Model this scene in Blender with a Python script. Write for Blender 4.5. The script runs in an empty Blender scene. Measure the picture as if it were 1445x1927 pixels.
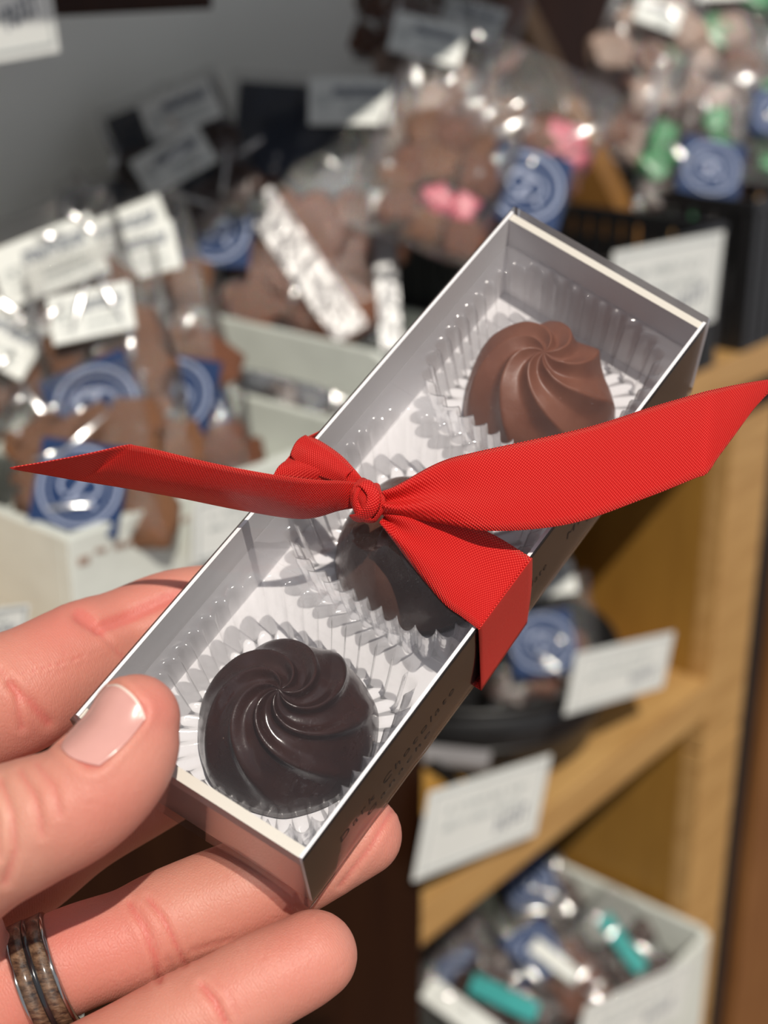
import bpy, bmesh, math, random
import numpy as np
from mathutils import Vector, Matrix, noise
from mathutils.bvhtree import BVHTree

S = bpy.context.scene
COL = S.collection
rnd = random.Random(7)

# ------------------------------------------------------------------ camera
FP, CX, CY = 2674.0, 722.5, 963.5
TH, AZ = math.radians(22), math.radians(40)
CAM = Vector((0, 0, 1.4))
FW = Vector((math.cos(AZ) * math.cos(TH), math.sin(AZ) * math.cos(TH), -math.sin(TH)))
RT = Vector((math.sin(AZ), -math.cos(AZ), 0))
UP = RT.cross(FW)
cd = bpy.data.cameras.new('camera')
cam = bpy.data.objects.new('camera', cd)
COL.objects.link(cam)
m = Matrix((RT, UP, -FW)).transposed().to_4x4()
m.translation = CAM
cam.matrix_world = m
cd.sensor_fit = 'HORIZONTAL'
cd.sensor_width = 36.0
cd.lens = 36.0 * FP / 1445.0
cd.clip_start = 0.01
cd.dof.use_dof = True
cd.dof.focus_distance = 0.282
cd.dof.aperture_fstop = 16.0
S.camera = cam

# ------------------------------------------------------------------ light
wd = bpy.data.worlds.new('world')
S.world = wd
wd.use_nodes = True
wn = wd.node_tree.nodes
wn['Background'].inputs[0].default_value = (0.90, 0.93, 1.0, 1)
wn['Background'].inputs[1].default_value = 0.46
LS = (0.15 * RT + 0.48 * UP - 0.86 * FW).normalized()
sd = bpy.data.lights.new('sun', 'SUN')
sd.energy = 3.5
sd.angle = math.radians(0.7)
sd.color = (1.0, 0.93, 0.82)
sun = bpy.data.objects.new('sun', sd)
COL.objects.link(sun)
sun.rotation_euler = LS.to_track_quat('Z', 'Y').to_euler()
sun.location = (0, 0, 3)
S.view_settings.view_transform = 'Standard'
S.view_settings.look = 'None'
S.view_settings.gamma = 1.0
S.view_settings.use_curve_mapping = False
S.view_settings.exposure = 0.0
S.cycles.transparent_max_bounces = 32
S.cycles.max_bounces = 8
S.cycles.caustics_reflective = False
S.cycles.caustics_refractive = False
S.cycles.use_denoising = True


# ------------------------------------------------------------------ helpers
def W(px, py, d):
    """world point seen at (px,py) of the 1445x1927 frame at camera depth d"""
    return CAM + d * (FW + RT * ((px - CX) / FP) - UP * ((py - CY) / FP))


def at(px, py, Y):
    """world point on the vertical plane y=Y"""
    r = W(px, py, 1) - CAM
    return CAM + r * (Y / r.y)


def link(o, parent=None):
    COL.objects.link(o)
    if parent is not None:
        o.parent = parent
    return o


def obj(name, me, mat=None, parent=None, loc=None):
    o = bpy.data.objects.new(name, me)
    if mat is not None:
        for mm in (mat if isinstance(mat, (list, tuple)) else [mat]):
            me.materials.append(mm)
    link(o, parent)
    if loc is not None:
        o.location = loc
    return o


def tag(o, label=None, cat=None, group=None, kind=None):
    if label: o['label'] = label
    if cat: o['category'] = cat
    if group: o['group'] = group
    if kind: o['kind'] = kind
    return o


def thing(name, label, cat, loc=(0, 0, 0), group=None):
    o = bpy.data.objects.new(name, None)
    o.empty_display_size = 0.02
    link(o)
    o.location = loc
    return tag(o, label, cat, group)


def mesh(name, vs, fs, smooth=False, uv=None):
    me = bpy.data.meshes.new(name)
    me.from_pydata([tuple(v) for v in vs], [], fs)
    if uv is not None:
        l = me.uv_layers.new(name='UVMap')
        for lp in me.loops:
            l.data[lp.index].uv = uv[lp.vertex_index]
    if smooth:
        me.polygons.foreach_set('use_smooth', [True] * len(me.polygons))
    me.update()
    return me


BF = [(0, 3, 2, 1), (4, 5, 6, 7), (0, 1, 5, 4), (1, 2, 6, 5), (2, 3, 7, 6), (3, 0, 4, 7)]


def boxv(lo, hi):
    (a, b, c), (d, e, f) = lo, hi
    return [(a, b, c), (d, b, c), (d, e, c), (a, e, c), (a, b, f), (d, b, f), (d, e, f), (a, e, f)]


def boxes(name, L, bevel=0.0):
    vs, fs = [], []
    for lo, hi in L:
        n = len(vs)
        vs += boxv(lo, hi)
        fs += [tuple(n + i for i in f) for f in BF]
    me = mesh(name, vs, fs)
    if bevel:
        bm = bmesh.new(); bm.from_mesh(me)
        bmesh.ops.bevel(bm, geom=list(bm.edges), offset=bevel, segments=2, affect='EDGES', profile=0.6)
        bm.to_mesh(me); bm.free()
    return me


def grid_faces(nu, nv, closed_u=False, off=0):
    fs = []
    for i in range(nu if closed_u else nu - 1):
        for j in range(nv - 1):
            a = off + i * nv + j
            b = off + ((i + 1) % nu) * nv + j
            fs.append((a, b, b + 1, a + 1))
    return fs


def catmull(P, n):
    """P: list of tuples; n samples per span"""
    P = [np.array(p, float) for p in P]
    Q = [2 * P[0] - P[1]] + P + [2 * P[-1] - P[-2]]
    out = []
    for i in range(1, len(Q) - 2):
        for k in range(n):
            t = k / n
            a, b, c, d = Q[i - 1], Q[i], Q[i + 1], Q[i + 2]
            out.append(0.5 * (2 * b + (c - a) * t + (2 * a - 5 * b + 4 * c - d) * t * t + (3 * b - a - 3 * c + d) * t ** 3))
    out.append(P[-1])
    return out


# ------------------------------------------------------------------ materials
class NT:
    def __init__(s, name):
        s.m = bpy.data.materials.new(name); s.m.use_nodes = True
        s.t = s.m.node_tree; s.n = s.t.nodes; s.l = s.t.links
        s.b = s.n['Principled BSDF']; s.out = s.n['Material Output']

    def node(s, t, **k):
        n = s.n.new(t)
        for a, v in k.items():
            if a.startswith('i_'):
                n.inputs[a[2:].replace('_', ' ')].default_value = v
            else:
                setattr(n, a, v)
        return n

    def link(s, a, b): s.l.new(a, b)

    def coord(s, kind='Object', scale=(1, 1, 1)):
        tc = s.node('ShaderNodeTexCoord'); mp = s.node('ShaderNodeMapping')
        mp.inputs['Scale'].default_value = scale
        s.link(tc.outputs[kind], mp.inputs[0]); return mp.outputs[0]

    def ramp(s, fac, stops):
        r = s.node('ShaderNodeValToRGB')
        e = r.color_ramp.elements
        while len(e) < len(stops): e.new(0.5)
        for x, (p, c) in zip(e, stops):
            x.position = p; x.color = (*c, 1)
        s.link(fac, r.inputs[0]); return r.outputs[0]

    def bump(s, h, dist, strength=1.0, normal=None):
        b = s.node('ShaderNodeBump'); b.inputs['Distance'].default_value = dist
        b.inputs['Strength'].default_value = strength
        s.link(h, b.inputs['Height'])
        if normal is not None: s.link(normal, b.inputs['Normal'])
        return b.outputs[0]

    def noise(s, vec, scale, detail=4, rough=0.5):
        n = s.node('ShaderNodeTexNoise'); n.inputs['Scale'].default_value = scale
        n.inputs['Detail'].default_value = detail; n.inputs['Roughness'].default_value = rough
        if vec is not None: s.link(vec, n.inputs['Vector'])
        return n.outputs['Fac']

    def math(s, op, a, b=None):
        n = s.node('ShaderNodeMath', operation=op)
        for i, v in enumerate((a, b)):
            if v is None: continue
            if isinstance(v, (int, float)): n.inputs[i].default_value = v
            else: s.link(v, n.inputs[i])
        return n.outputs[0]


def plain(name, col, rough=0.6, metal=0.0, var=0.08, nscale=30, bump=0.0, bscale=200, spec=0.5, coat=0.0):
    t = NT(name)
    c = t.coord()
    f = t.noise(c, nscale)
    t.link(t.ramp(f, [(0.3, tuple(x * (1 - var) for x in col)), (0.7, tuple(min(1, x * (1 + var)) for x in col))]), t.b.inputs['Base Color'])
    t.b.inputs['Roughness'].default_value = rough
    t.b.inputs['Metallic'].default_value = metal
    t.b.inputs['Specular IOR Level'].default_value = spec
    t.b.inputs['Coat Weight'].default_value = coat
    if bump: t.link(t.bump(t.noise(c, bscale), bump), t.b.inputs['Normal'])
    return t.m


def wood(name, ca, cb, scale=(3, 30, 30), rough=0.45):
    t = NT(name)
    c = t.coord('Object', scale)
    f = t.noise(c, 3.0, 6, 0.6)
    t.link(t.ramp(f, [(0.25, ca), (0.75, cb)]), t.b.inputs['Base Color'])
    t.link(t.bump(f, 0.0008), t.b.inputs['Normal'])
    t.b.inputs['Roughness'].default_value = rough
    return t.m


def film(name, tint=(0.97, 0.97, 0.97), haze=0.03, gloss=0.10, rough=0.08, bump=0.0, bscale=300, fres=0.9, scratch=False, edge=0.0, noisew=None):
    """thin clear plastic: transparent + fresnel gloss + a little milky haze"""
    t = NT(name)
    tr = t.node('ShaderNodeBsdfTransparent'); tr.inputs[0].default_value = (*tint, 1)
    gl = t.node('ShaderNodeBsdfGlossy'); gl.inputs['Roughness'].default_value = rough
    gl.inputs['Color'].default_value = (1, 1, 1, 1)
    df = t.node('ShaderNodeBsdfDiffuse'); df.inputs[0].default_value = (0.9, 0.9, 0.95, 1)
    tl = t.node('ShaderNodeBsdfTranslucent'); tl.inputs[0].default_value = (0.9, 0.9, 0.95, 1)
    md = t.node('ShaderNodeMixShader'); md.inputs[0].default_value = 0.5
    t.link(df.outputs[0], md.inputs[1]); t.link(tl.outputs[0], md.inputs[2])
    fr = t.node('ShaderNodeLayerWeight'); fr.inputs['Blend'].default_value = 0.25
    fac = t.math('ADD', t.math('MULTIPLY', fr.outputs['Fresnel'], fres), gloss)
    fac = t.math('MINIMUM', fac, 0.9)
    if edge:
        lw = t.node('ShaderNodeLayerWeight'); lw.inputs['Blend'].default_value = 0.5
        p = t.math('POWER', lw.outputs['Facing'], 6.0)
        mx = t.node('ShaderNodeMix', data_type='RGBA')
        mx.inputs['A'].default_value = (*tint, 1); mx.inputs['B'].default_value = (1 - edge,) * 3 + (1,)
        t.link(p, mx.inputs['Factor']); t.link(mx.outputs['Result'], tr.inputs[0])
    m1 = t.node('ShaderNodeMixShader'); m1.inputs[0].default_value = haze
    t.link(tr.outputs[0], m1.inputs[1]); t.link(md.outputs[0], m1.inputs[2])
    m2 = t.node('ShaderNodeMixShader')
    t.link(fac, m2.inputs[0]); t.link(m1.outputs[0], m2.inputs[1]); t.link(gl.outputs[0], m2.inputs[2])
    t.link(m2.outputs[0], t.out.inputs[0])
    c = t.coord()
    if bump:
        nb = t.bump(t.noise(c, bscale, 3), bump)
        t.link(nb, gl.inputs['Normal'])
    if scratch:
        c2 = t.coord('Object', (60, 900, 900))
        n2 = t.noise(c2, 4.0, 2)
        f2 = t.ramp(n2, [(0.62, (0, 0, 0)), (0.72, (1, 1, 1))])
        n3 = t.noise(c, 60, 2)
        f3 = t.ramp(n3, [(0.5, (0, 0, 0)), (0.65, (1, 1, 1))])
        hz = t.math('ADD', t.math('MULTIPLY', t.math('MULTIPLY', f2, f3), 0.10), haze)
        t.link(hz, m1.inputs[0])
    return t.m


M = {}
M['white_card'] = plain('white_card', (0.80, 0.80, 0.78), 0.55, var=0.02)
M['card_white_in'] = plain('card_inner_white', (0.91, 0.90, 0.91), 0.5, var=0.02)
M['silver_dark_refl'] = plain('silver_dark_refl_card', (0.11, 0.10, 0.10), 0.30, metal=0.85, var=0.03, nscale=8)  # same silver card, its dark reflection put into the base colour
M['silver'] = plain('silver_card', (0.80, 0.74, 0.72), 0.36, metal=0.9, var=0.03, nscale=8, bump=0.00003, bscale=900)
M['cream_rim'] = plain('cream_rim', (0.76, 0.72, 0.63), 0.45, var=0.03)
M['sleeve'] = film('sleeve_film', tint=(0.985, 0.98, 0.99), haze=0.008, gloss=0.012, rough=0.06, bump=0.00004, bscale=120, scratch=True)
M['pet'] = film('clear_insert', tint=(0.985, 0.985, 0.99), haze=0.12, gloss=0.04, rough=0.12, edge=0.30, fres=0.5, bump=0.0002, bscale=260)
M['cello'] = film('cellophane', tint=(0.95, 0.95, 0.95), haze=0.025, gloss=0.015, rough=0.06, bump=0.0012, bscale=45)
M['glare'] = film('painted_glare_film', tint=(0.9, 0.9, 0.9), haze=0.34, gloss=0.03, rough=0.28, bump=0.002, bscale=90)  # whitish film that paints the bright reflection streaks on a bag
M['ink'] = plain('black_ink', (0.012, 0.011, 0.012), 0.5)
M['navy'] = plain('navy_card', (0.006, 0.028, 0.10), 0.55, var=0.1, spec=0.2)
M['dark_navy'] = plain('dark_navy_card', (0.012, 0.022, 0.045), 0.5, var=0.1)
M['logo_white'] = plain('logo_white', (0.32, 0.37, 0.52), 0.5)
M['label_white'] = plain('label_white', (0.76, 0.78, 0.75), 0.5, var=0.03)
M['label_grey'] = plain('label_grey_ink', (0.42, 0.45, 0.45), 0.6)
M['label_dark'] = plain('label_dark_ink', (0.10, 0.12, 0.17), 0.6)
M['crate'] = plain('crate_white', (0.66, 0.69, 0.64), 0.6, var=0.06, bump=0.0005, bscale=80)
M['crate_wear'] = plain('crate_wear_brown', (0.36, 0.25, 0.2), 0.7, var=0.3)
M['oak'] = wood('oak_shelf', (0.36, 0.19, 0.06), (0.56, 0.34, 0.13))
M['walnut'] = wood('brown_divider_board', (0.15, 0.065, 0.014), (0.23, 0.105, 0.022), (20, 20, 3), 0.5)
M['ochre'] = wood('ochre_panel', (0.24, 0.115, 0.018), (0.33, 0.17, 0.03), (20, 20, 3), 0.5)
M['redwood'] = wood('red_brown_board', (0.16, 0.062, 0.018), (0.25, 0.11, 0.035), (20, 20, 3), 0.45)
M['darkwood'] = wood('dark_brown_board', (0.014, 0.004, 0.002), (0.024, 0.008, 0.003), (20, 20, 3), 0.4)  # near-black tone also stands in for shade on the sunlit front board
M['grey_panel'] = plain('grey_back_panel', (0.90, 0.91, 0.86), 0.6, var=0.02, nscale=6)
M['black_plastic'] = plain('black_plastic', (0.012, 0.012, 0.013), 0.4)
M['bark_milk'] = plain('milk_chocolate_bark', (0.17, 0.060, 0.028), 0.4, var=0.3, nscale=60, bump=0.001, bscale=60)
M['bark_cream'] = plain('cream_candy', (0.36, 0.25, 0.20), 0.5, var=0.3, nscale=60)
M['bark_tan'] = plain('caramel_brown_sweets', (0.20, 0.085, 0.036), 0.45, var=0.3, nscale=60, bump=0.001, bscale=60)
M['bark_dark'] = plain('dark_chocolate_sweets', (0.045, 0.022, 0.016), 0.4, var=0.3, nscale=60)
M['pink'] = plain('pink_candy', (0.60, 0.12, 0.17), 0.4, var=0.1)
M['green'] = plain('green_foil', (0.04, 0.25, 0.09), 0.3, var=0.3)
M['teal'] = plain('teal_card', (0.05, 0.34, 0.33), 0.45)
M['steel'] = plain('polished_steel', (0.45, 0.44, 0.43), 0.12, metal=1.0, var=0.02)


def choc_mat(name, ca, cb, rough, fleck):
    t = NT(name)
    c = t.coord()
    f = t.noise(c, 90, 4, 0.6)
    col = t.ramp(f, [(0.3, ca), (0.72, cb)])
    v = t.node('ShaderNodeTexVoronoi'); v.inputs['Scale'].default_value = 420
    t.link(c, v.inputs['Vector'])
    sp = t.ramp(v.outputs['Distance'], [(0.05, (1, 1, 1)), (0.11, (0, 0, 0))])
    n = t.noise(c, 160, 2)
    k = t.math('MULTIPLY', sp, t.ramp(n, [(0.6, (0, 0, 0)), (0.7, (1, 1, 1))]))
    mx = t.node('ShaderNodeMix', data_type='RGBA')
    mx.inputs['B'].default_value = (*fleck, 1)
    t.link(k, mx.inputs['Factor']); t.link(col, mx.inputs['A'])
    t.link(mx.outputs['Result'], t.b.inputs['Base Color'])
    t.link(t.ramp(t.noise(c, 200, 3), [(0.3, (rough,) * 3), (0.8, (rough + 0.18,) * 3)]), t.b.inputs['Roughness'])
    t.link(t.bump(t.noise(c, 350, 4), 0.00012, 1.0), t.b.inputs['Normal'])
    t.b.inputs['Subsurface Weight'].default_value = 0.08
    t.b.inputs['Subsurface Radius'].default_value = (0.002, 0.001, 0.0006)
    t.b.inputs['Subsurface Scale'].default_value = 1.0
    return t.m


M['choc_milk'] = choc_mat('milk_chocolate', (0.165, 0.058, 0.034), (0.22, 0.085, 0.05), 0.38, (0.6, 0.4, 0.3))
M['choc_dark'] = choc_mat('dark_chocolate', (0.022, 0.008, 0.007), (0.042, 0.016, 0.013), 0.16, (0.35, 0.25, 0.2))
M['choc_mid'] = choc_mat('middle_chocolate', (0.075, 0.032, 0.022), (0.115, 0.052, 0.036), 0.16, (0.35, 0.22, 0.18))


def ribbon_mat(name, dot, hi, lo):
    """woven satin: staggered thread dots laid out in ribbon millimetres (UV)"""
    t = NT(name)
    uv = t.node('ShaderNodeUVMap'); sp = t.node('ShaderNodeSeparateXYZ')
    t.link(uv.outputs[0], sp.inputs[0])
    u, v = sp.outputs[0], sp.outputs[1]
    a = t.math('COSINE', t.math('MULTIPLY', u, 2 * math.pi / 0.57))
    b = t.math('COSINE', t.math('MULTIPLY', v, 2 * math.pi / 0.72))
    h = t.math('MULTIPLY', t.math('ADD', t.math('MULTIPLY', a, b), 1.0), 0.5)
    col = t.ramp(h, [(0.45, lo), (0.95, hi)])
    t.link(col, t.b.inputs['Base Color'])
    t.link(t.bump(h, 0.00016 * dot, 1.0), t.b.inputs['Normal'])
    t.b.inputs['Roughness'].default_value = 0.42
    t.b.inputs['Sheen Weight'].default_value = 0.25
    t.b.inputs['Sheen Tint'].default_value = (1, 0.2, 0.15, 1)
    t.b.inputs['Specular Tint'].default_value = (1, 0.45, 0.4, 1)
    return t.m


M['ribbon'] = ribbon_mat('red_grosgrain', 1.0, (0.88, 0.055, 0.042), (0.46, 0.0, 0.002))
M['ribbon_edge'] = ribbon_mat('red_selvedge', 1.6, (0.95, 0.10, 0.07), (0.55, 0.0, 0.004))


def skin_mat():
    t = NT('skin')
    c = t.coord()
    at_ = t.node('ShaderNodeAttribute'); at_.attribute_name = 'red'
    base = t.ramp(t.noise(c, 60, 5, 0.6), [(0.3, (0.57, 0.28, 0.20)), (0.7, (0.65, 0.35, 0.26))])
    mx = t.node('ShaderNodeMix', data_type='RGBA')
    mx.inputs['B'].default_value = (0.64, 0.18, 0.145, 1)
    t.link(at_.outputs['Fac'], mx.inputs['Factor']); t.link(base, mx.inputs['A'])
    t.link(mx.outputs['Result'], t.b.inputs['Base Color'])
    t.b.inputs['Roughness'].default_value = 0.5
    t.b.inputs['Specular IOR Level'].default_value = 0.38
    t.b.inputs['Subsurface Weight'].default_value = 0.35
    t.b.inputs['Subsurface Radius'].default_value = (0.0035, 0.0012, 0.0007)
    t.b.inputs['Subsurface Scale'].default_value = 1.0
    # fine criss-cross skin lines, ridges and pores
    v = t.node('ShaderNodeTexVoronoi', feature='DISTANCE_TO_EDGE'); v.inputs['Scale'].default_value = 1300
    cc = t.coord('Object', (1, 1, 0.55)); t.link(cc, v.inputs['Vector'])
    w = t.node('ShaderNodeTexWave'); w.inputs['Scale'].default_value = 650; w.inputs['Distortion'].default_value = 3.0
    w.inputs['Detail'].default_value = 2; w.inputs['Detail Scale'].default_value = 0.3
    t.link(t.coord('Object', (1, 1, 0.5)), w.inputs['Vector'])
    h = t.math('ADD', t.math('MINIMUM', t.math('MULTIPLY', v.outputs['Distance'], 4.0), 1.0), t.math('MULTIPLY', w.outputs['Fac'], 0.5))
    h = t.math('ADD', h, t.math('MULTIPLY', t.noise(c, 500, 5, 0.6), 0.8))
    t.link(t.bump(h, 0.000032, 1.0), t.b.inputs['Normal'])
    return t.m


M['skin'] = skin_mat()
M['nail'] = plain('nail', (0.66, 0.34, 0.30), 0.22, var=0.06, nscale=120, coat=0.3)
M['nail_tip'] = plain('nail_free_edge', (0.80, 0.62, 0.54), 0.3)

M['darkwood'].node_tree.nodes['Principled BSDF'].inputs['Specular IOR Level'].default_value = 0.12

# ------------------------------------------------------------------ shop fitting (x runs along the shelf fronts, y into the case)
YF, YB = 0.49, 0.82
Z1, Z2, Z3 = 1.091, 0.793, 0.42


def structure(name, me, mat):
    o = obj(name, me, mat)
    o['kind'] = 'structure'
    return o


structure('wall_back', boxes('wall_back', [((-2, 0.95, 0.0), (4, 1.05, 2.6))]), plain('wall_plaster', (0.30, 0.28, 0.25), 0.8))
structure('floor', boxes('floor', [((-2, -2.5, -0.05), (4, 2.5, 0.0))]), plain('floor_brown', (0.16, 0.09, 0.05), 0.5, var=0.2, nscale=5))


def centred(name, label, cat, L, mat, bevel=0.0, group=None):
    """one solid thing from boxes, origin at its base centre"""
    lo = [min(b[0][i] for b in L) for i in range(3)]; hi = [max(b[1][i] for b in L) for i in range(3)]
    c = ((lo[0] + hi[0]) / 2, (lo[1] + hi[1]) / 2, lo[2])
    L2 = [(tuple(b[0][i] - c[i] for i in range(3)), tuple(b[1][i] - c[i] for i in range(3))) for b in L]
    return tag(obj(name, boxes(name, L2, bevel), mat, None, c), label, cat, group)


case = thing('display_case', 'wooden display case with open oak shelves behind the held gift box', 'shelving', (0.5, 0.66, 0))


def case_part(name, lo, hi, mat, label=None, bevel=0.0015):
    c = ((lo[0] + hi[0]) / 2, (lo[1] + hi[1]) / 2, (lo[2] + hi[2]) / 2)
    L = [(tuple(lo[i] - c[i] for i in range(3)), tuple(hi[i] - c[i] for i in range(3)))]
    o = obj(name, boxes(name, L, bevel), mat, case)
    o.location = (c[0] - 0.5, c[1] - 0.66, c[2])
    if label: o['label'] = label
    return o


case_part('back_panel', (-0.3, YB, 1.091), (1.01, YB + 0.02, 1.75), M['grey_panel'], 'matt grey back panel')
case_part('back_panel', (1.03, YB, 1.091), (1.75, YB + 0.02, 1.75), M['darkwood'], 'dark brown back panel')
case_part('back_panel', (0.60, YB, 0.0), (1.75, YB + 0.02, 1.055), M['darkwood'], 'dark brown back panel')
case_part('shelf', (-0.3, YF, Z1 - 0.03), (1.75, YB, Z1), M['oak'], 'long oak shelf carrying the crates')
case_part('shelf', (0.624, YF, Z2 - 0.036), (1.03, YB, Z2), M['oak'], 'oak shelf with two price-carded baskets')
case_part('shelf', (0.624, YF, Z3 - 0.036), (1.03, YB, Z3), M['oak'])
case_part('shelf', (-0.3, 0.60, 1.364), (0.57, YB, 1.395), M['darkwood'], 'unseen dark brown upper shelf added to shade the case')
case_part('shelf', (-0.3, YF, 1.52), (1.00, YB, 1.55), M['darkwood'], 'unseen dark brown upper shelf added to shade the case')  # out of view, added to keep sun off the back panel and rear bags
case_part('shelf_lip', (0.624, YF, 1.033), (1.75, YF + 0.015, Z1 - 0.03), M['darkwood'], 'dark lip under the long shelf')
case_part('front_board', (-0.3, YF, 0.0), (0.624, YF + 0.02, Z1 - 0.03), M['darkwood'], 'dark brown board below the long shelf')
case_part('side_panel', (0.60, YF + 0.02, 0.0), (0.622, YB, Z1 - 0.03), M['darkwood'], 'dark brown side panel')
case_part('side_panel', (1.03, YF + 0.02, 0.0), (1.05, YB, Z1 - 0.03), M['ochre'], 'ochre wood end panel')
case_part('post', (1.03, YF, 0.72), (1.104, YF + 0.02, 1.033), M['oak'], 'tan upright post')
case_part('post', (1.03, YF, 0.0), (1.104, YF + 0.02, 0.717), M['oak'], 'tan upright post')
case_part('gap_shade_strip', (1.104, YF + 0.014, 0.0), (1.170, YF + 0.02, 1.033), M['black_plastic'], 'black strip standing in for the shade of the gap beside the post')  # thin black strip put in for the darkness of the open gap
case_part('front_board', (1.170, YF + 0.002, 0.0), (1.75, YF + 0.022, 1.033), M['redwood'], 'brown board right of the dark gap')
# sloped divider board standing on the long shelf
prof = [(YB, 1.091), (0.52, 1.091), (0.585, 1.185), (0.735, 1.40), (YB, 1.47)]
dv = [(x, y - YB, z - 1.091) for x in (-0.014, 0.014) for y, z in prof]
n5 = len(prof)
dfs = [tuple(range(n5))[::-1], tuple(range(n5, 2 * n5))] + [(i, (i + 1) % n5, (i + 1) % n5 + n5, i + n5) for i in range(n5)]
dobj = obj('divider_board', mesh('divider', dv, dfs), M['walnut'], case)
dobj.location = (1.012 - 0.5, YB - 0.66, 1.091)
dobj['label'] = 'ochre divider board with sloping front edge'


# ------------------------------------------------------------------ cards, crates, baskets
def flat_frame(right, up):
    r = right.normalized(); n = r.cross(up).normalized(); u = n.cross(r)
    return Matrix((r, u, n)).transposed().to_4x4()


def strokes(lst, t=0.0004):
    """flat bars (cx,cy,w,h,ang) as thin raised print"""
    vs, fs = [], []
    for cx, cy, w, h, a in lst:
        c, s = math.cos(a), math.sin(a); n = len(vs)
        for z in (0, t):
            for dx, dy in ((-w / 2, -h / 2), (w / 2, -h / 2), (w / 2, h / 2), (-w / 2, h / 2)):
                vs.append((cx + dx * c - dy * s, cy + dx * s + dy * c, z))
        fs += [tuple(n + i for i in f) for f in BF]
    return vs, fs


def ringv(cx, cy, r0, r1, z0, z1, n=40, a0=0, a1=2 * math.pi):
    vs, fs = [], []
    for k in range(n + 1):
        a = a0 + (a1 - a0) * k / n
        for r, z in ((r0, z0), (r1, z0), (r1, z1), (r0, z1)):
            vs.append((cx + r * math.cos(a), cy + r * math.sin(a), z))
    for k in range(n):
        for j in range(4):
            fs.append((4 * k + j, 4 * k + 4 + j, 4 * k + 4 + (j + 1) % 4, 4 * k + (j + 1) % 4))
    return vs, fs


def joined(name, parts):
    V, Fc = [], []
    for v, f in parts:
        n = len(V); V += v; Fc += [tuple(n + i for i in q) for q in f]
    return mesh(name, V, Fc)


def scribble(w, h, seed, rows=2, dark=True):
    """rows of small hand-written strokes and a darker price at the lower right"""
    r = random.Random(seed); g = []; d = []
    for k in range(rows):
        y = h * (0.22 - 0.20 * k); x = -w * 0.34
        while x < w * 0.30:
            ww = w * r.uniform(0.012, 0.03)
            g.append((x, y + r.uniform(-1, 1) * h * 0.012, ww * 0.45, h * r.uniform(0.06, 0.11), r.uniform(-0.5, 0.5)))
            if r.random() < 0.5: g.append((x, y, ww, h * 0.018, r.uniform(-0.4, 0.4)))
            x += ww * (2.6 if r.random() < 0.15 else 1.25)
    for k in range(5):
        d.append((w * (0.12 + 0.055 * k), -h * 0.20 + h * 0.02 * k, w * 0.014, h * 0.17, r.uniform(-0.4, 0.4)))
        d.append((w * (0.12 + 0.055 * k), -h * (0.13 + 0.12 * (k % 2)) + h * 0.02 * k, w * 0.04, h * 0.03, r.uniform(-0.3, 0.3)))
    return g, d


def price_card(label, c, right, up, w, h, seed, rows=2, group=None):
    t = thing('price_card', label, 'price card', c, group)
    t.matrix_world = Matrix.Translation(c) @ flat_frame(right, up)
    bd = boxes('card', [((-w / 2, -h / 2, -0.0012), (w / 2, h / 2, 0))])
    obj('card', bd, M['label_white'], t)
    g, d = scribble(w, h, seed, rows)
    b = 0.0012
    fr = [(0, h * 0.43, w * 0.9, b, 0), (0, -h * 0.43, w * 0.9, b, 0), (-w * 0.45, 0, b, h * 0.86, 0), (w * 0.45, 0, b, h * 0.86, 0)]
    obj('border_line', joined('b', [strokes(fr)]), M['label_grey'], t)
    obj('handwriting', joined('g', [strokes(g)]), M['label_grey'], t)
    obj('price', joined('p', [strokes(d)]), M['label_dark'], t)
    return t


def quad_card(label, P, Y, seed, rows=2, dy=0.0):
    """card from three pixel corners (left-bottom, right-bottom, left-top) on plane y=Y"""
    a, b, c = [at(px, py, Y) for px, py in P]
    r = b - a; u = c - a
    ctr = a + r / 2 + u / 2
    return price_card(label, ctr, r, u, r.length, u.length, seed, rows)


quad_card('white handwritten price card clipped over the left crate front, beside the gift box', [(362, 1065), (540, 1010), (366, 947)], YF - 0.012, 1)
quad_card('white price card on the black slatted basket behind the top corner of the gift box', [(1150, 655), (1352, 598), (1146, 478)], YF - 0.012, 2)
quad_card('tilted white price card on the round black basket on the middle shelf', [(1052, 1345), (1238, 1292), (1098, 1232)], YF - 0.012, 3)
quad_card('upright white price card at the near end of the middle shelf, beside the dark board', [(794, 1650), (1020, 1562), (794, 1500)], YF - 0.012, 4)
quad_card('white price card on the front of the lowest white crate', [(1085, 2010), (1290, 1905), (1090, 1905)], 0.455, 5)
quad_card('white handwritten card hanging from the top shelf in the corner of the photo', [(-150, 140), (92, 98), (-150, -130)], 0.596, 6, 3)
quad_card('small white card beside the white crate, low at the left photo edge', [(-120, 1225), (52, 1200), (-120, 1160)], YF - 0.06, 7)


HOLE = (0.585, 1.134)


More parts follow.
